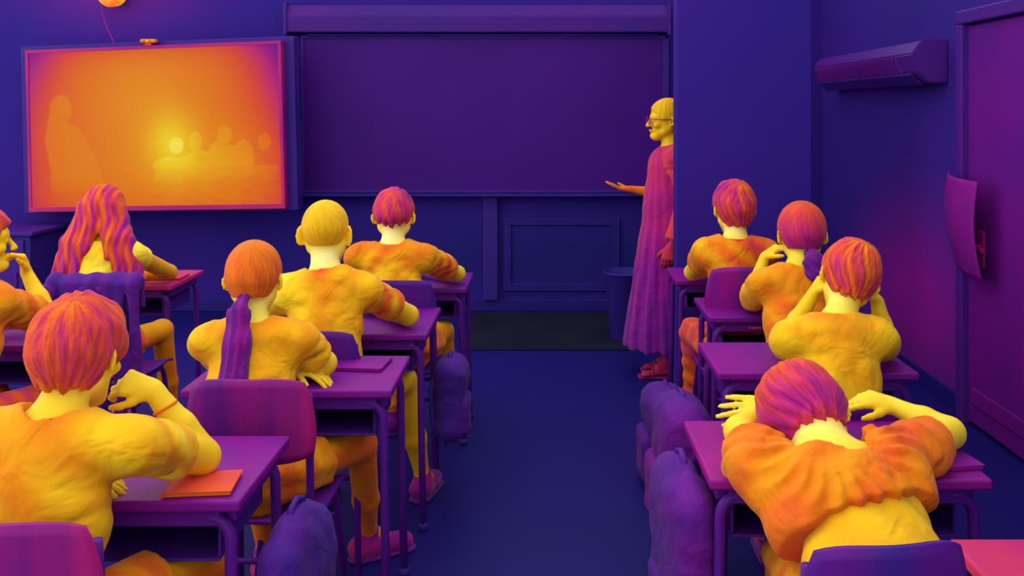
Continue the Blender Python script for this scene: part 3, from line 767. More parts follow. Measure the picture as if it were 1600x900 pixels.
def person(spec):
    S = spec; N = np.array(S['neck'], float); H = np.array(S['head'], float); Pv = np.array(S['pelvis'], float)
    shL, shR = np.array(S['shL'], float), np.array(S['shR'], float)
    elL, elR = np.array(S['elL'], float), np.array(S['elR'], float)
    wrL, wrR = np.array(S['wrL'], float), np.array(S['wrR'], float)
    s = S.get('hs', 1.0); bs = S.get('bs', 1.0); seed = S.get('seed', 0.0); res = S.get('res', .0065)
    hf, hu = S.get('hf', (0, 1, 0)), S.get('hu', (0, 0, 1))
    root = empty(S['name'], (Pv[0], Pv[1], 0), S['label'], 'person', S.get('group'))
    off = np.array([Pv[0], Pv[1], 0.0])
    spine = unit(N - Pv); sidev = unit(shR - shL); fwd = unit(np.cross(spine, sidev)) * -1
    if S.get('flipf'): fwd = -fwd
    r_, f_, u_ = frame(hf, hu)
    hp = {}
    # ---------------- body
    B = Field(res)
    B.rc(Pv, Pv + (N - Pv) * .55, .105 * bs, .10 * bs, .03, (fwd, .68))
    B.rc(Pv + (N - Pv) * .5, N - spine * .07, .11 * bs, .105 * bs, .03, (fwd, .66))
    B.rc(shL, shR, .045 * bs, .045 * bs, .03)
    skull = H - u_ * .045 * s - f_ * .022 * s
    B.rc(N - spine * (.03 + S.get('neckr', 0) * 3), skull, .052 * s + S.get('neckr', 0), .046 * s + S.get('neckr', 0) * .6, .03)
    for sh, el, wr in ((shL, elL, wrL), (shR, elR, wrR)):
        B.rc(sh, el, .045 * bs, .038 * bs, .02); B.rc(el, el * .55 + wr * .45, .037 * bs, .034 * bs, .012); B.rc(el * .55 + wr * .45, wr, .032 * bs, .021 * bs, .012)
    if not S.get('nohead'): head(B, H, hf, hu, s, S.get('ears', 1.0))
    for side, wr, el in (('L', wrL, elL), ('R', wrR, elR)):
        hd_ = S.get('hand' + side)
        d = unit(hd_[0]) if hd_ else unit(wr - el)
        n = hd_[1] if hd_ else (0, 0, 1)
        curl = hd_[2] if hd_ else .3
        ths = (-1 if side == 'R' else 1) * (hd_[3] if hd_ and len(hd_) > 3 else 1)
        hand(B, wr, d, np.array(n, float), ths, S.get('hands', .88), curl, .2 if curl < .5 else .06)
    legs = S.get('legs')
    if legs:
        for side in 'LR':
            hp_ = Pv + sidev * (.075 if side == 'R' else -.075) * bs - spine * .0
            kn, an, toe = [np.array(v, float) for v in legs[side]]
            B.rc(hp_, kn, .072 * bs, .05 * bs, .03); B.rc(kn, an * .6 + kn * .4, .050 * bs, .045 * bs, .02); B.rc(an * .6 + kn * .4, an, .045 * bs, .028 * bs, .02)
            B.rc(an, an + unit(toe - an) * .06, .03, .026, .02)
            if S.get('bare'):
                ft = unit(np.array([toe[0] - an[0], toe[1] - an[1], 0])); sd = np.cross(ft, (0, 0, 1))
                B.rc(an - np.array([0, 0, .045]) - ft * .02, toe, .030, .020, .02, ((0, 0, 1), .75))
                for i in range(5):
                    tb = toe + sd * (i - 2) * .016 - ft * abs(i - 1) * .005
                    B.rc(tb, tb + ft * .032, .0105, .009, .004)
    pale = S.get('nape', .10)
    def skin_heat(P):
        h = S.get('skin', .93) + .03 * wob(P, 18, seed) + .015 * wob(P, 45, seed)
        dn = np.linalg.norm(P - (N * .45 + skull * .55), axis=1)
        h = h + pale * np.exp(-(dn / .085) ** 2)
        if S.get('facemottle'): 
            dh = np.linalg.norm(P - H, axis=1); h += np.where(dh < .13, .06 * wob(P, 75, 3) + .04 * wob(P, 130, 2), 0)
        if 'leg_heat' in S: h = h + (S['leg_heat'] - S.get('skin', .93)) * np.clip((Pv[2] + .06 - P[:, 2]) / .06, 0, 1)
        if 'far_heat' in S: h = h + S['far_heat'] * np.clip((np.linalg.norm(P - H, axis=1) - .2) / .1, 0, 1)
        dd = np.minimum(np.linalg.norm(P - (H + r_ * .08), axis=1), np.linalg.norm(P - (H - r_ * .08), axis=1))
        return h - .10 * np.exp(-(dd / .03) ** 2)
    B.mesh('body', M_SKIN, root, off, skin_heat)
    # ---------------- shirt
    F = Field(res); g = .012
    hem = Pv + (N - Pv) * S.get('hem', .10)
    F.rc(Pv + spine * .02, Pv + (N - Pv) * .55, (.118) * bs + g, .112 * bs + g, .03, (fwd, .70))
    F.rc(Pv + (N - Pv) * .5, N - spine * .075, .120 * bs + g, .112 * bs + g, .03, (fwd, .68))
    F.rc(shL, shR, .050 * bs + g * .6, .050 * bs + g * .6, .045)
    F.rc(N - spine * .015, shR * .75 + N * .25 , .046 * bs, .045 * bs, .04); F.rc(N - spine * .015, shL * .75 + N * .25, .046 * bs, .045 * bs, .04)
    sl = S.get('sleeve', .72)
    for sh, el in ((shL, elL), (shR, elR)):
        e2 = sh + (el - sh) * sl; ax = unit(el - sh); pf = S.get('puff', 0)
        F.rc(sh, e2 + ax * .02, .052 * bs + g * .5 + pf, .051 * bs + g * .6 + pf * .5, .03, None, 'u', [(e2, ax)])
    if S.get('blouse_puff'):
        F.ell(Pv + (N - Pv) * .66, (.185, .105, .17), [sidev, fwd, spine], .05)
    # neck opening, sleeve openings
    F.rc(N + spine * .01, skull, .052 * s + .006 + S.get('neckopen', 0), .060 * s + S.get('neckopen', 0), .010, None, 's')
    F.rc(N + spine * .035, N + spine * .2, .066 * s, .09 * s, .01, None, 's')
    for sh, el in ((shL, elL), (shR, elR)):
        e2 = sh + (el - sh) * sl; ax = unit(el - sh)
        F.rc(e2 - ax * .04, e2 + ax * .05, .041 * bs, .045 * bs, .004, None, 's')
    F.keep(hem, -spine + sidev * S.get('hemtilt', 0))
    fd, fz = S.get('fold', (1.0, 34))
    def fdisp(P):
        q = P - N; x = q @ sidev; z = q @ spine
        sw = np.abs(x) ** 1.2
        d = .0042 * np.sin(fz * (z * .9 + .7 * np.abs(x)) * 1.3 + 2.2 * np.sin(x * 14 + seed) + seed) * np.clip(np.abs(x) / .08, .25, 1)
        d += .0030 * np.sin(x * 46 + 2.5 * np.sin(z * 12 + seed)) * np.clip((-z - .12) / .1, 0, 1)
        d += .0035 * wob(P, 24, seed) + .0015 * wob(P, 60, seed)
        for sh, el, sg_ in ((shL, elL, -1), (shR, elR, 1)):
            ap = sh - spine * .05 - sidev * sg_ * .01
            vx = (P - ap) @ sidev * -sg_; vz_ = (P - ap) @ spine; an_ = np.arctan2(vz_, vx); di = np.sqrt(vx ** 2 + vz_ ** 2)
            cr_ = 1 - np.abs(np.sin(an_ * 4.5 + 1.2 * np.sin(di * 25 + seed) + seed + sg_)) * 2
            d += .0026 * cr_ * np.exp(-((di - .10) / .05) ** 2) * (vx > -.01)
            a_ = unit(el - sh); t = (P - sh) @ a_; rr = np.linalg.norm((P - sh) - t[:, None] * a_, axis=1)
            w_ = (rr < .1) & (t > .02)
            d += np.where(w_, .0036 * (1 - 2 * np.abs(np.sin(t * 48 + 1.5 * np.sin(P[:, 2] * 32 + P[:, 0] * 20 + seed)))), 0)
        return d * fd
    def fdisp2(P):
        d = fdisp(P)
        if S.get('gather'):
            q = P - N; x = q @ sidev; y = q @ fwd; rr = np.sqrt(x ** 2 + (q @ spine) ** 2)
            a_ = np.arctan2(q @ spine, x)
            d = d + .0065 * np.sin(a_ * 24 + 2 * np.sin(rr * 30)) * np.exp(-((rr - .15) / .045) ** 2) + .004 * np.sin(a_ * 11 + 1.0 + 9 * rr) * np.exp(-((rr - .20) / .06) ** 2)
        for sh, el in ((shL, elL), (shR, elR)):
            e2 = sh + (el - sh) * sl; ax = unit(el - sh); t = (P - e2) @ ax; rr = np.linalg.norm((P - e2) - t[:, None] * ax, axis=1)
            d = np.where((rr < .085) & (t > -.05), d * np.clip(-t / .04, 0, 1), d)
        return d
    F.disp = fdisp2
    sh0, sa = S.get('shirt', (.82, .08))
    def cloth_heat(P):
        q = P - N; x = q @ sidev; z = q @ spine
        h = sh0 + 1.35 * sa * (.75 * wob(P, 10, seed + 4) + .45 * np.sin(x * 38 + 3 * np.sin(z * 13 + seed) + seed) * np.cos(z * 9 + seed) + .35 * np.sin(z * 60 + 20 * np.abs(x) + 2.5 * np.sin(x * 22 + seed)) * wob(P, 14, seed))
        h -= S.get('spine_cool', .0) * np.exp(-(x / .045) ** 2) * np.clip(1 + z / .4, 0, 1)
        h -= S.get('collar_cool', .06) * np.exp(-(np.linalg.norm(q, axis=1) / .085) ** 2)
        for sh, el in ((shL, elL), (shR, elR)):
            e2 = sh + (el - sh) * sl; ax = unit(el - sh); t = (P - e2) @ ax; rr = np.linalg.norm((P - e2) - t[:, None] * ax, axis=1)
            h -= S.get('cuff_cool', .05) * np.exp(-(rr / .08) ** 2) * (t > -.16) * (.6 + .7 * np.sin(t * 90 + 40 * P[:, 2]))
        return h
    F.mesh('shirt' if not S.get('dress') else 'bodice', M_CLOTH, root, off, cloth_heat)
    # collar ring
    pts = []
    cn = N + spine * .022
    f2 = unit(np.cross(sidev, spine)); f2 = f2 if np.dot(f2, fwd) > 0 else -f2
    for a in np.linspace(0, 2 * math.pi, 33):
        pts.append(tuple(cn + sidev * math.cos(a) * .063 * s + f2 * math.sin(a) * .060 * s - spine * (.018 * math.sin(a) + .004) - off))
    if not (S.get('dress') or S.get('neckopen')): MB().tube(pts, .0075, 10, False).build('collar', heat_mat(sh0 - .1, .04, 20, .8), root, True)
    # ---------------- shorts / trousers
    if legs and not S.get('dress'):
        F = Field(max(res, .007)); F.rc(Pv, Pv + spine * .07, .128 * bs, .122 * bs, .03, (fwd, .78))
        cv = S.get('cover', .7)
        for side in 'LR':
            hp_ = Pv + sidev * (.078 if side == 'R' else -.078) * bs; kn, an, toe = [np.array(v, float) for v in legs[side]]
            if cv <= 1:
                e2 = hp_ + (kn - hp_) * cv; F.rc(hp_, e2 + unit(kn - hp_) * .02, .088 * bs, .078 * bs, .03, None, 'u', [(e2, unit(kn - hp_))])
            else:
                F.rc(hp_, kn, .088 * bs, .068 * bs, .03); F.rc(kn, an, .066 * bs, .052 * bs, .03, None, 'u', [(an, unit(an - kn))])
        F.disp = lambda P: .005 * wob(P, 26, seed) + .003 * np.sin(P[:, 2] * 90 + 30 * P[:, 0] + seed)
        lh = S.get('pants', .7)
        F.mesh('shorts' if cv <= 1 else 'trousers', M_CLOTH, root, off, lambda P: lh + .07 * wob(P, 16, seed) + .04 * np.sin(P[:, 1] * 60 + P[:, 0] * 30))
    if legs and not S.get('bare'):
        for side in 'LR':
            kn, an, toe = [np.array(v, float) for v in legs[side]]
            ft = unit(np.array([toe[0] - an[0], toe[1] - an[1], 0])); g0 = np.array([an[0], an[1], 0.0])
            F = Field(.0065); up = np.array([0, 0, 1.0]); sd = np.cross(ft, up)
            F.rc(g0 - ft * .03 + up * .045, g0 + ft * .13 + up * .036, .043, .036, .02, (up, .9))
            F.rc(g0 + up * .05, g0 + up * .095, .04, .038, .02)
            F.keep((0, 0, .012), (0, 0, -1))
            F.disp = lambda P: .0015 * wob(P, 80, seed)
            so = F.mesh('shoe', M_CLOTH, root, off, lambda P: S.get('shoe', .4) + .06 * wob(P, 30, seed))
            F = Field(.0065); F.rc(g0 - ft * .03 + up * .012, g0 + ft * .135 + up * .012, .045, .040, .01); F.keep((0, 0, .016), (0, 0, 1)); F.keep((0, 0, .001), (0, 0, -1))
            F.mesh('sole', M_CLOTH, so, off, lambda P: np.full(len(P), S.get('shoe', .4) - .08))
    # ---------------- hair
    st = S.get('hair', 'short'); hh, ha = S.get('hair_heat', (.55, .07))
    F, L, stk, (r, f, u) = hairfield(H, hf, hu, s, 'tied' if st in ('pony', 'bun') else st, S.get('grow', .016), seed, max(.0045, res * .8), S.get('hairline', -.062))
    if st == 'long':
        for (x0, y0, z0), (x1, y1, z1), (x2, y2, z2), ra in S['locks']:
            F.rc(L(x0, y0, z0), L(x1, y1, z1), ra * 1.15, ra, .02); F.rc(L(x1, y1, z1), L(x2, y2, z2), ra, ra * .55, .02)
        od = F.disp; F.ops = [o_ for o_ in F.ops if o_[0] != 'keep']
        def d2(P):
            q = P - H; x = q @ r; z = q @ u
            return .0018 * np.sin(x * 210 + 2.0 * np.sin(z * 30 + seed)) + .002 * wob(P, 40)
        F.disp = d2
    def hair_heat(P):
        ph, rad = stk(P)
        q = P - H; z = q @ u; x = q @ r
        h = hh + ha * (.45 * np.sin(ph * 5 + 4 * rad / .1 + seed) * np.clip(rad / .05, 0, 1) + .6 * wob(P, 22, seed) + .45 * np.sin(ph * 17 + 3 * np.sin(rad * 50)) + .35 * np.sin(ph * 31 + seed)) + S.get('crown', .12) * .5 * np.clip(np.sin(ph * 7 + rad * 30 + seed) * 2 - .8, 0, 1) * np.exp(-(rad / .09) ** 2)
        h += S.get('crown', .12) * np.exp(-(rad / .035) ** 2)
        h += S.get('hair_top', 0) * np.clip(z / .1, -1, 1)
        if st == 'long': h = hh + ha * (.6 * np.sin(x * 95 + 1.6 * np.sin(z * 26 + seed)) + .5 * np.sin(x * 210 + 2 * np.sin(z * 30)) + .6 * wob(P, 22, seed)) - .02
        h += S.get('edge', .08) * np.clip((-z - .045) / .03, 0, 1) * (st != 'long')
        return h
    def strand(P):
        if st == 'long':
            q = P - H; return np.stack([q @ r * 170 + 2.2 * np.sin(q @ u * 24), q @ f * 60, q @ u * 10], 1)
        ph, rad = stk(P); w_ = ph + rad * 4.5
        return np.stack([np.cos(w_) * 13, np.sin(w_) * 13, rad * 16 + seed * 9], 1)
    F.mesh('hair', M_HAIR, root, off, hair_heat, strand)
    if st in ('pony', 'bun'):
        F = Field(.006)
        cs = [np.array(p, float) for p in S['tail']]; rs = S['tail_r']
        for i in range(len(cs) - 1): F.rc(cs[i], cs[i + 1], rs[i], rs[i + 1], .02, ((0, 1, 0), .7))
        if st == 'pony': F.disp = lambda P: .003 * np.sin(P[:, 0] * 260 + 2 * np.sin(P[:, 2] * 12)) + .002 * wob(P, 50)
        else: F.disp = lambda P: .003 * np.sin(P[:, 0] * 120 + P[:, 2] * 160) + .003 * wob(P, 70)
        th = S.get('tail_heat', .36)
        F.mesh('ponytail' if st == 'pony' else 'hair_bun', M_HAIR, root, off, lambda P: th + .02 * np.sin(P[:, 0] * 130 + 2 * np.sin(P[:, 2] * 12)) + .02 * wob(P, 30))
        t0 = cs[0]; rr = rs[0] * .95
        MB().tube([tuple(t0 + np.array([math.cos(a) * rr, -.004 + .3 * rr * math.sin(a), .6 * rr * math.sin(a)]) - off) for a in np.linspace(0, 2 * math.pi, 21)], .006, 8, False).build('hair_tie', heat_mat(.33, .02, 20, .7), root, True)
    return root, dict(off=off, skull=skull, spine=spine, fwd=fwd, side=sidev, L=L)

UPP = (0, 0, 1)
# --- boy at lower left, cheek on fist
person(dict(name='student', label='boy in a yellow shirt at lower left resting his cheek on his right fist', seed=1.0, res=.006, hs=1.0, bs=1.05,
    head=(-1.015, 2.10, 1.06), hf=(.12, .97, -.22), hu=(.03, .2, 1), neck=(-1.03, 2.02, .935), pelvis=(-1.05, 1.90, .54),
    shL=(-1.205, 2.01, .895), shR=(-.86, 2.02, .89), elL=(-1.27, 2.20, .79), elR=(-.79, 2.22, .795), wrL=(-1.06, 2.14, .785), wrR=(-.895, 2.20, .955),
    handL=((1, -.05, -.06), (0, 0, 1), .25), handR=((-.75, -.35, .35), (.1, -.8, .6), 1.0), skin=.93, nape=.04, shirt=(.865, .075), collar_cool=.16, cuff_cool=.14, spine_cool=.03,
    legs=dict(L=((-1.2, 2.3, .52), (-1.2, 2.35, .09), (-1.2, 2.5, .02)), R=((-.80, 2.27, .53), (-.80, 2.4, .09), (-.78, 2.55, .02))), cover=.6, pants=.7, leg_heat=.66,
    hair='short', hair_heat=(.555, .055), grow=.021, crown=.16, edge=.12, sleeve=.58))
wb_ = MB().tube([(-.868 + .024 * math.cos(a), 2.20 + .024 * math.sin(a), .915 + .014 * math.cos(a)) for a in np.linspace(0, 2 * math.pi, 25)], .003, 8, False).build('wrist_cord', heat_mat(.7, .02, 9, .6), smooth=True)
tag(wb_, 'thin orange cord bracelet around the wrist of the boy at lower left', 'bracelet')
# --- ponytail girl
person(dict(name='student', label='girl with a long purple ponytail hanging down her back', seed=2.0, res=.006, hs=.98, bs=.98,
    head=(-.905, 3.0, 1.065), hf=(0, 1, -.12), neck=(-.90, 2.95, .925), pelvis=(-.87, 2.79, .53),
    shL=(-1.025, 2.94, .885), shR=(-.755, 2.94, .885), elL=(-1.02, 3.06, .80), elR=(-.69, 3.02, .80), wrL=(-.775, 2.995, .785), wrR=(-.90, 3.12, .79),
    handL=((1, -.28, -.05), (0, 0, 1), .3), handR=((-1, 0, -.1), (0, 0, 1), .3), skin=.95, shirt=(.82, .07), nape=.1,
    legs=dict(L=((-.95, 3.15, .50), (-.95, 3.28, .09), (-.95, 3.45, .02)), R=((-.60, 3.15, .50), (-.625, 3.42, .09), (-.48, 3.50, .02))), cover=.5, pants=.74, leg_heat=.68, shoe=.42,
    hair='pony', hair_heat=(.66, .03), grow=.012, crown=0, hair_top=.02, edge=.06,
    tail=[(-.905, 2.895, 1.03), (-.908, 2.86, .985), (-.905, 2.83, .90), (-.905, 2.80, .80), (-.905, 2.80, .72), (-.90, 2.80, .675)], tail_r=[.014, .030, .040, .040, .034, .018], tail_heat=.365))
# --- shaven headed boy
person(dict(name='student', label='boy with a shaven yellow head and big ears in a yellow shirt', seed=3.0, res=.0065, hs=1.07, bs=1.02,
    head=(-.816, 3.60, 1.13), hf=(.12, 1, -.05), neck=(-.80, 3.54, .985), pelvis=(-.785, 3.40, .53),
    shL=(-.955, 3.53, .925), shR=(-.655, 3.53, .93), elL=(-1.02, 3.70, .80), elR=(-.525, 3.72, .80), wrL=(-.88, 3.86, .79), wrR=(-.67, 3.90, .79),
    skin=.93, nape=.16, shirt=(.85, .075), cuff_cool=.24, collar_cool=.1, spine_cool=.15,
    legs=dict(L=((-.9, 3.85, .52), (-.9, 3.9, .09), (-.9, 4.05, .02)), R=((-.56, 3.82, .52), (-.50, 3.95, .09), (-.46, 4.10, .02))), cover=.6, leg_heat=.85,
    hair='buzz', hair_heat=(.875, .015), grow=.0045, crown=0, edge=.02, sleeve=.62, ears=1.25))
# --- front row boy left of the aisle
person(dict(name='student', label='boy with tousled magenta hair and pale shaved nape in the front row', seed=4.0, res=.007, hs=1.06, bs=1.0,
    head=(-.695, 4.45, 1.10), hf=(0, 1, -.1), neck=(-.69, 4.39, .965), pelvis=(-.66, 4.28, .53),
    shL=(-.845, 4.39, .925), shR=(-.555, 4.39, .925), elL=(-.90, 4.62, .80), elR=(-.42, 4.66, .80), wrL=(-.76, 4.78, .79), wrR=(-.58, 4.80, .79),
    skin=.92, nape=.2, shirt=(.765, .08), cuff_cool=.16, collar_cool=.14,
    legs=dict(L=((-.75, 4.72, .52), (-.75, 4.75, .09), (-.75, 4.9, .02)), R=((-.49, 4.66, .52), (-.47, 4.78, .09), (-.45, 4.92, .02))), cover=.6, leg_heat=.75,
    hair='short', hair_heat=(.51, .08), grow=.013, crown=.06, edge=.10, sleeve=.72, hairline=-.018))
# --- long haired girl
person(dict(name='student', label='girl with long wavy magenta hair parted over her back in front of the screen', seed=5.0, res=.007, hs=1.0, bs=.98,
    head=(-2.035, 4.45, 1.12), hf=(-.1, 1, -.1), neck=(-2.0, 4.38, .97), pelvis=(-2.02, 4.24, .53),
    shL=(-2.15, 4.38, .93), shR=(-1.87, 4.38, .93), elL=(-2.22, 4.62, .80), elR=(-1.835, 4.70, .80), wrL=(-2.05, 4.75, .79), wrR=(-1.95, 4.66, .79),
    handR=((-.9, .1, -.05), (0, 0, 1), .4), skin=.80, nape=.12, shirt=(.93, .06), sleeve=.2, cuff_cool=.0,
    legs=dict(L=((-2.1, 4.65, .52), (-2.1, 4.75, .09), (-2.1, 4.9, .02)), R=((-1.83, 4.60, .54), (-1.83, 4.72, .09), (-1.83, 4.88, .02))), cover=.5, leg_heat=.72,
    hair='long', hair_heat=(.57, .11), grow=.016,
    locks=[((-.06, -.06, .02), (-.095, -.09, -.13), (-.135, -.115, -.30), .038), ((-.03, -.08, .02), (-.055, -.11, -.14), (-.08, -.135, -.31), .034), ((-.07, -.02, .0), (-.135, -.06, -.14), (-.185, -.08, -.30), .036),
           ((.0, -.085, .03), (-.012, -.11, -.06), (-.03, -.13, -.17), .028), ((.04, -.08, .02), (.075, -.12, -.12), (.125, -.15, -.29), .036), ((.06, -.04, .0), (.12, -.10, -.12), (.175, -.14, -.29), .036),
           ((.02, -.085, .03), (.05, -.12, -.10), (.065, -.15, -.20), .02), ((.07, -.02, .0), (.15, -.09, -.17), (.215, -.12, -.30), .030)]))
# --- pupil cut by the left edge
person(dict(name='student', label='pupil in an orange shirt cut off by the left edge of the picture', seed=6.0, res=.0065, hs=1.0, bs=1.0,
    head=(-1.985, 3.38, 1.135), hf=(.9, .5, -.05), neck=(-1.97, 3.30, .99), pelvis=(-1.97, 3.17, .53),
    shL=(-2.12, 3.33, .94), shR=(-1.865, 3.27, .94), elL=(-2.15, 3.52, .80), elR=(-1.815, 3.52, .83), wrL=(-1.95, 3.62, .80), wrR=(-1.93, 3.58, .99),
    handR=((-.1, -.2, 1), (.7, .5, 0), .9), skin=.9, shirt=(.75, .1), cuff_cool=.12, sleeve=.78,
    legs=dict(L=((-2.05, 3.55, .52), (-2.05, 3.65, .09), (-2.05, 3.8, .02)), R=((-1.86, 3.55, .52), (-1.86, 3.65, .09), (-1.86, 3.8, .02))), cover=1.5, pants=.55,
    hair='short', hair_heat=(.55, .07)))
# --- front row boy at the pier
person(dict(name='student', label='boy with shaggy crimson hair and pale neck in the front row by the wall pier', seed=7.0, res=.007, hs=1.06, bs=1.0,
    head=(.885, 4.48, 1.13), hf=(-.12, 1, -.05), neck=(.88, 4.42, .985), pelvis=(.87, 4.30, .53),
    shL=(.745, 4.42, .94), shR=(1.02, 4.42, .94), elL=(.725, 4.70, .80), elR=(1.08, 4.68, .80), wrL=(.85, 4.84, .79), wrR=(.98, 4.84, .79),
    skin=.94, nape=.16, shirt=(.70, .1), sleeve=.5, cuff_cool=.02,
    legs=dict(L=((.725, 4.60, .53), (.74, 4.66, .09), (.74, 4.82, .02)), R=((1.0, 4.68, .52), (1.0, 4.75, .09), (1.0, 4.9, .02))), cover=1.5, pants=.6,
    hair='short', hair_heat=(.52, .08), grow=.019, crown=.25))
# --- girl with the bun
person(dict(name='student', label='girl in an orange shirt with crimson hair in a low purple bun', seed=8.0, res=.0065, hs=1.06, bs=1.0,
    head=(1.035, 3.86, 1.09), hf=(.05, 1, -.15), neck=(1.0, 3.79, .955), pelvis=(.97, 3.63, .53),
    shL=(.865, 3.78, .905), shR=(1.14, 3.78, .905), elL=(.86, 4.00, .80), elR=(1.22, 3.98, .80), wrL=(.925, 4.02, .98), wrR=(1.14, 4.02, .97),
    handL=((.6, -.25, .55), (-.6, 0, .3), .5), handR=((-.6, -.2, .5), (.6, 0, .3), .5), skin=.92, nape=.08, shirt=(.76, .07), sleeve=.8,
    legs=dict(L=((.9, 4.05, .52), (.9, 4.15, .09), (.9, 4.3, .02)), R=((1.06, 4.05, .52), (1.06, 4.15, .09), (1.06, 4.3, .02))), cover=1.5, pants=.6,
    hair='bun', hair_heat=(.50, .03), grow=.016, crown=0, hair_top=.09, edge=-.03,
    tail=[(1.045, 3.755, 1.035), (1.05, 3.725, 1.0), (1.055, 3.715, .965), (1.05, 3.725, .945)], tail_r=[.025, .042, .042, .025], tail_heat=.34))
# --- boy leaning on hands
person(dict(name='student', label='boy with swirling crimson hair leaning his tilted head on both hands', seed=9.0, res=.006, hs=1.03, bs=1.02,
    head=(1.005, 3.17, 1.035), hf=(.0, .93, -.36), hu=(.30, .32, .9), neck=(.935, 3.09, .905), pelvis=(.885, 2.89, .54),
    shL=(.785, 3.06, .865), shR=(1.06, 3.06, .865), elL=(.83, 3.30, .80), elR=(1.155, 3.24, .80), wrL=(.915, 3.27, .965), wrR=(1.125, 3.24, .95),
    handL=((.35, -.1, .8), (-.8, .1, .3), .6), handR=((-.55, -.05, .7), (.7, -.1, .6), .5), skin=.93, nape=.13, shirt=(.875, .05), collar_cool=.16, sleeve=.62, spine_cool=.05,
    legs=dict(L=((.8, 3.3, .52), (.8, 3.4, .09), (.8, 3.55, .02)), R=((.97, 3.3, .52), (.97, 3.4, .09), (.97, 3.55, .02))), cover=1.5, pants=.6,
    hair='short', hair_heat=(.57, .09), grow=.018, crown=.14, edge=.1))
# --- slumped girl
person(dict(name='student', label='girl in a puffed orange blouse slumped face down over her desk at lower right', seed=10.0, res=.006, hs=1.08, bs=1.0,
    head=(.632, 2.31, .842), hf=(.12, .42, -.9), hu=(-.2, .9, .42), neck=(.652, 2.175, .808), pelvis=(.665, 1.88, .58),
    shL=(.495, 2.17, .775), shR=(.80, 2.17, .805), elL=(.485, 2.38, .80), elR=(1.0, 2.37, .80), wrL=(.60, 2.50, .825), wrR=(.90, 2.47, .835),
    handL=((-1, .02, -.05), (0, -.8, .6), .14, -1), handR=((-.8, .15, .2), (0, -.4, .9), .5), skin=.94, nape=.14, hands=.90,
    gather=True, shirt=(.69, .07), puff=.016, blouse_puff=True, hem=.56, hemtilt=.25, neckopen=.030, neckr=.018, sleeve=.58, collar_cool=0, fold=(1.3, 26), cuff_cool=.03,
    legs=dict(L=((.6, 2.30, .52), (.6, 2.4, .09), (.6, 2.55, .02)), R=((.78, 2.30, .52), (.78, 2.4, .09), (.78, 2.55, .02))), cover=1.5, pants=.7,
    hair='short', hair_heat=(.50, .045), grow=.024, crown=.08, hair_top=.07, edge=.1, hairline=-.06))
# her yellow undershirt below the blouse
sg = [o_ for o_ in bpy.data.objects if o_.get('label', '').startswith('girl in a puffed')][0]
F = Field(.0065)
F.rc((.667, 1.83, .58), (.69, 2.08, .70), .168, .134, .03, ((0, -.5, .85), .72)); F.keep((.665, 1.80, .6), (0, -1, -.3))
F.disp = lambda P: .004 * wob(P, 22, 3) + .003 * np.sin(P[:, 0] * 45 + P[:, 1] * 60)
F.mesh('undershirt', M_CLOTH, sg, (.665, 1.90, 0), lambda P: .86 + .05 * wob(P, 12, 2) + .02 * np.sin(P[:, 0] * 30 + P[:, 2] * 50))

# --- teacher
troot, T_ = person(dict(name='teacher', label='standing woman in a long magenta dress facing left with one hand held out', seed=11.0, res=.0075, hs=1.08, bs=1.0,
    head=(.737, 5.80, 1.53), hf=(-1, -.12, -.02), neck=(.765, 5.80, 1.365), pelvis=(.76, 5.80, .92),
    shL=(.775, 5.655, 1.30), shR=(.775, 5.945, 1.30), elL=(.845, 5.60, 1.02), elR=(.74, 5.99, 1.07), wrL=(.735, 5.57, .80), wrR=(.545, 5.97, 1.10),
    handL=((-.25, -.05, -1), (-.2, -1, .1), .5), handR=((-1, 0, .08), (0, 0, -1), .22), hands=1.0, flipf=False, skin=.91, facemottle=True, far_heat=-.22, nape=0,
    shirt=(.50, .05), sleeve=.9, dress=True, bare=True, collar_cool=0, cuff_cool=0, leg_heat=.74, hem=0,
    legs=dict(L=((.74, 5.74, .50), (.735, 5.72, .085), (.61, 5.70, .028)), R=((.76, 5.86, .50), (.765, 5.86, .085), (.64, 5.86, .028))),
    hair='tied', hair_heat=(.88, .03), grow=.010, crown=-.2, edge=0))
off = T_['off']
F = Field(.008)
F.rc((.755, 5.80, 1.25), (.74, 5.80, 1.02), .135, .135, .04, ((1, 0, 0), .95))
F.rc((.75, 5.80, 1.05), (.715, 5.80, .19), .145, .245, .05, ((1, 0, 0), .95)); F.keep((.7, 5.8, .175), (0, 0, -1))
F.rc((.72, 5.8, .10), (.715, 5.80, .28), .205, .19, .01, ((1, 0, 0), .95), 's')
def dd(P):
    a = np.arctan2(P[:, 1] - 5.8, P[:, 0] - .73); k = np.clip((1.1 - P[:, 2]) / .5, 0, 1)
    return k * (k * 0 + .007 * np.sin(a * 13 + 1.2 * np.sin(P[:, 2] * 5)) + .003 * np.sin(a * 31 + P[:, 2] * 6)) + .002 * wob(P, 30)
F.disp = dd
def dh(P):
    a = np.arctan2(P[:, 1] - 5.8, P[:, 0] - .73)
    return .35 + .15 * np.clip((P[:, 2] - .3) / .95, 0, 1) + .022 * np.sin(a * 17 + 1.5 * np.sin(P[:, 2] * 5) + 1.2) + .02 * wob(P, 14)
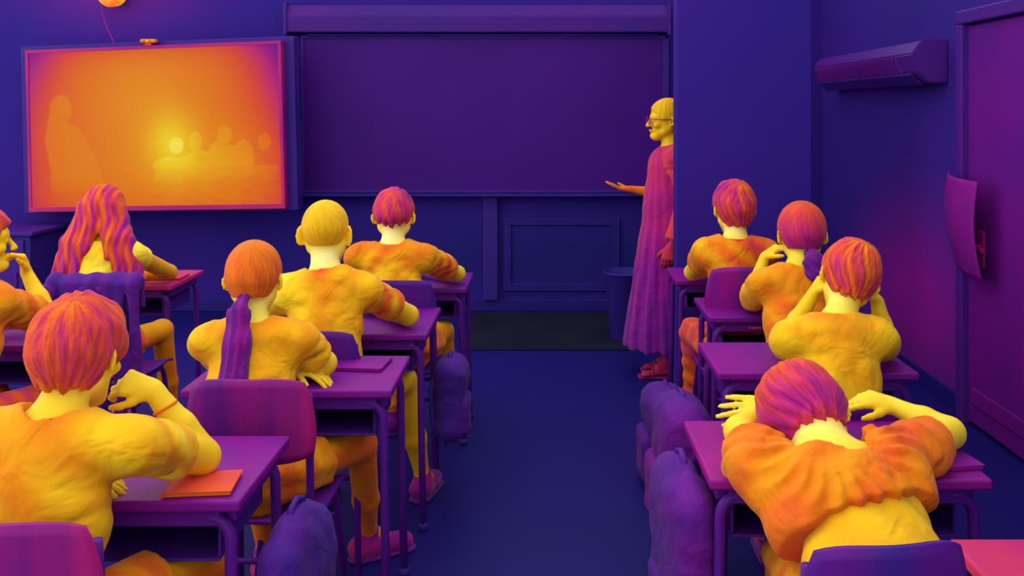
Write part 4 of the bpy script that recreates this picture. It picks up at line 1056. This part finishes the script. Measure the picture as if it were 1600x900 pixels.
F.mesh('dress_skirt', M_CLOTH, troot, off, dh)
# shawl sleeve over the near arm
F = Field(.007); F.rc((.835, 5.60, 1.06), (.76, 5.565, .84), .062, .058, .02); F.keep((.76, 5.57, .84), (-.3, -.1, -1)); F.disp = lambda P: .004 * wob(P, 35, 2)
F.mesh('sleeve', M_CLOTH, troot, off, lambda P: .55 + .06 * wob(P, 18, 2))
# glasses and raised fringe of hair
Lh = T_['L']
def loc(x, y, z): return tuple(np.array(Lh(x, y, z)) - off)
g_ = MB()
for sx in (-1, 1):
    g_.tube([loc(sx * .031 + .021 * math.cos(a), .102, .004 + .017 * math.sin(a)) for a in np.linspace(0, 2 * math.pi, 19)], .0022, 6, False)
    g_.tube([loc(sx * .052, .1, .008), loc(sx * .078, .06, .008), loc(sx * .082, -.01, .004)], .0022, 6)
g_.tube([loc(-.01, .104, .006), loc(.01, .104, .006)], .0022, 6)
ge = empty('glasses', tuple(np.array(Lh(0, .1, 0))), 'thin magenta framed glasses on the face of the standing woman', 'glasses')
g_.build('glasses_frame', heat_mat(.42, .02, 9, .4), ge, True, tuple(np.array(Lh(0, .1, 0)) - off))
F = Field(.006); F.rc(Lh(0, .03, .112), Lh(0, -.085, .116), .011, .013, .01, ((0, 0, 1), .7)); F.rc(Lh(0, -.03, .10), Lh(0, -.09, .05), .02, .026, .02); F.disp = lambda P: .002 * wob(P, 70)
F.mesh('hair_roll', M_HAIR, troot, off, lambda P: .6 + .03 * wob(P, 40))
# sandals
for nm, ay, ax in (('L', 5.72, .735), ('R', 5.86, .765)):
    sm = MB(); 
    sm.box((ax - .175, ay - .045, .002), (ax + .045, ay + .045, .012), .005)
    so = sm.build('sandal', heat_mat(.45, .03, 9, .6), troot, False, tuple(off))
    MB().tube([(ax - .09, ay - .042, .012), (ax - .09, ay - .03, .052), (ax - .09, ay, .062), (ax - .09, ay + .03, .052), (ax - .09, ay + .042, .012)], .006, 8).build('strap', heat_mat(.5, .04, 9, .6), so, True, tuple(off))
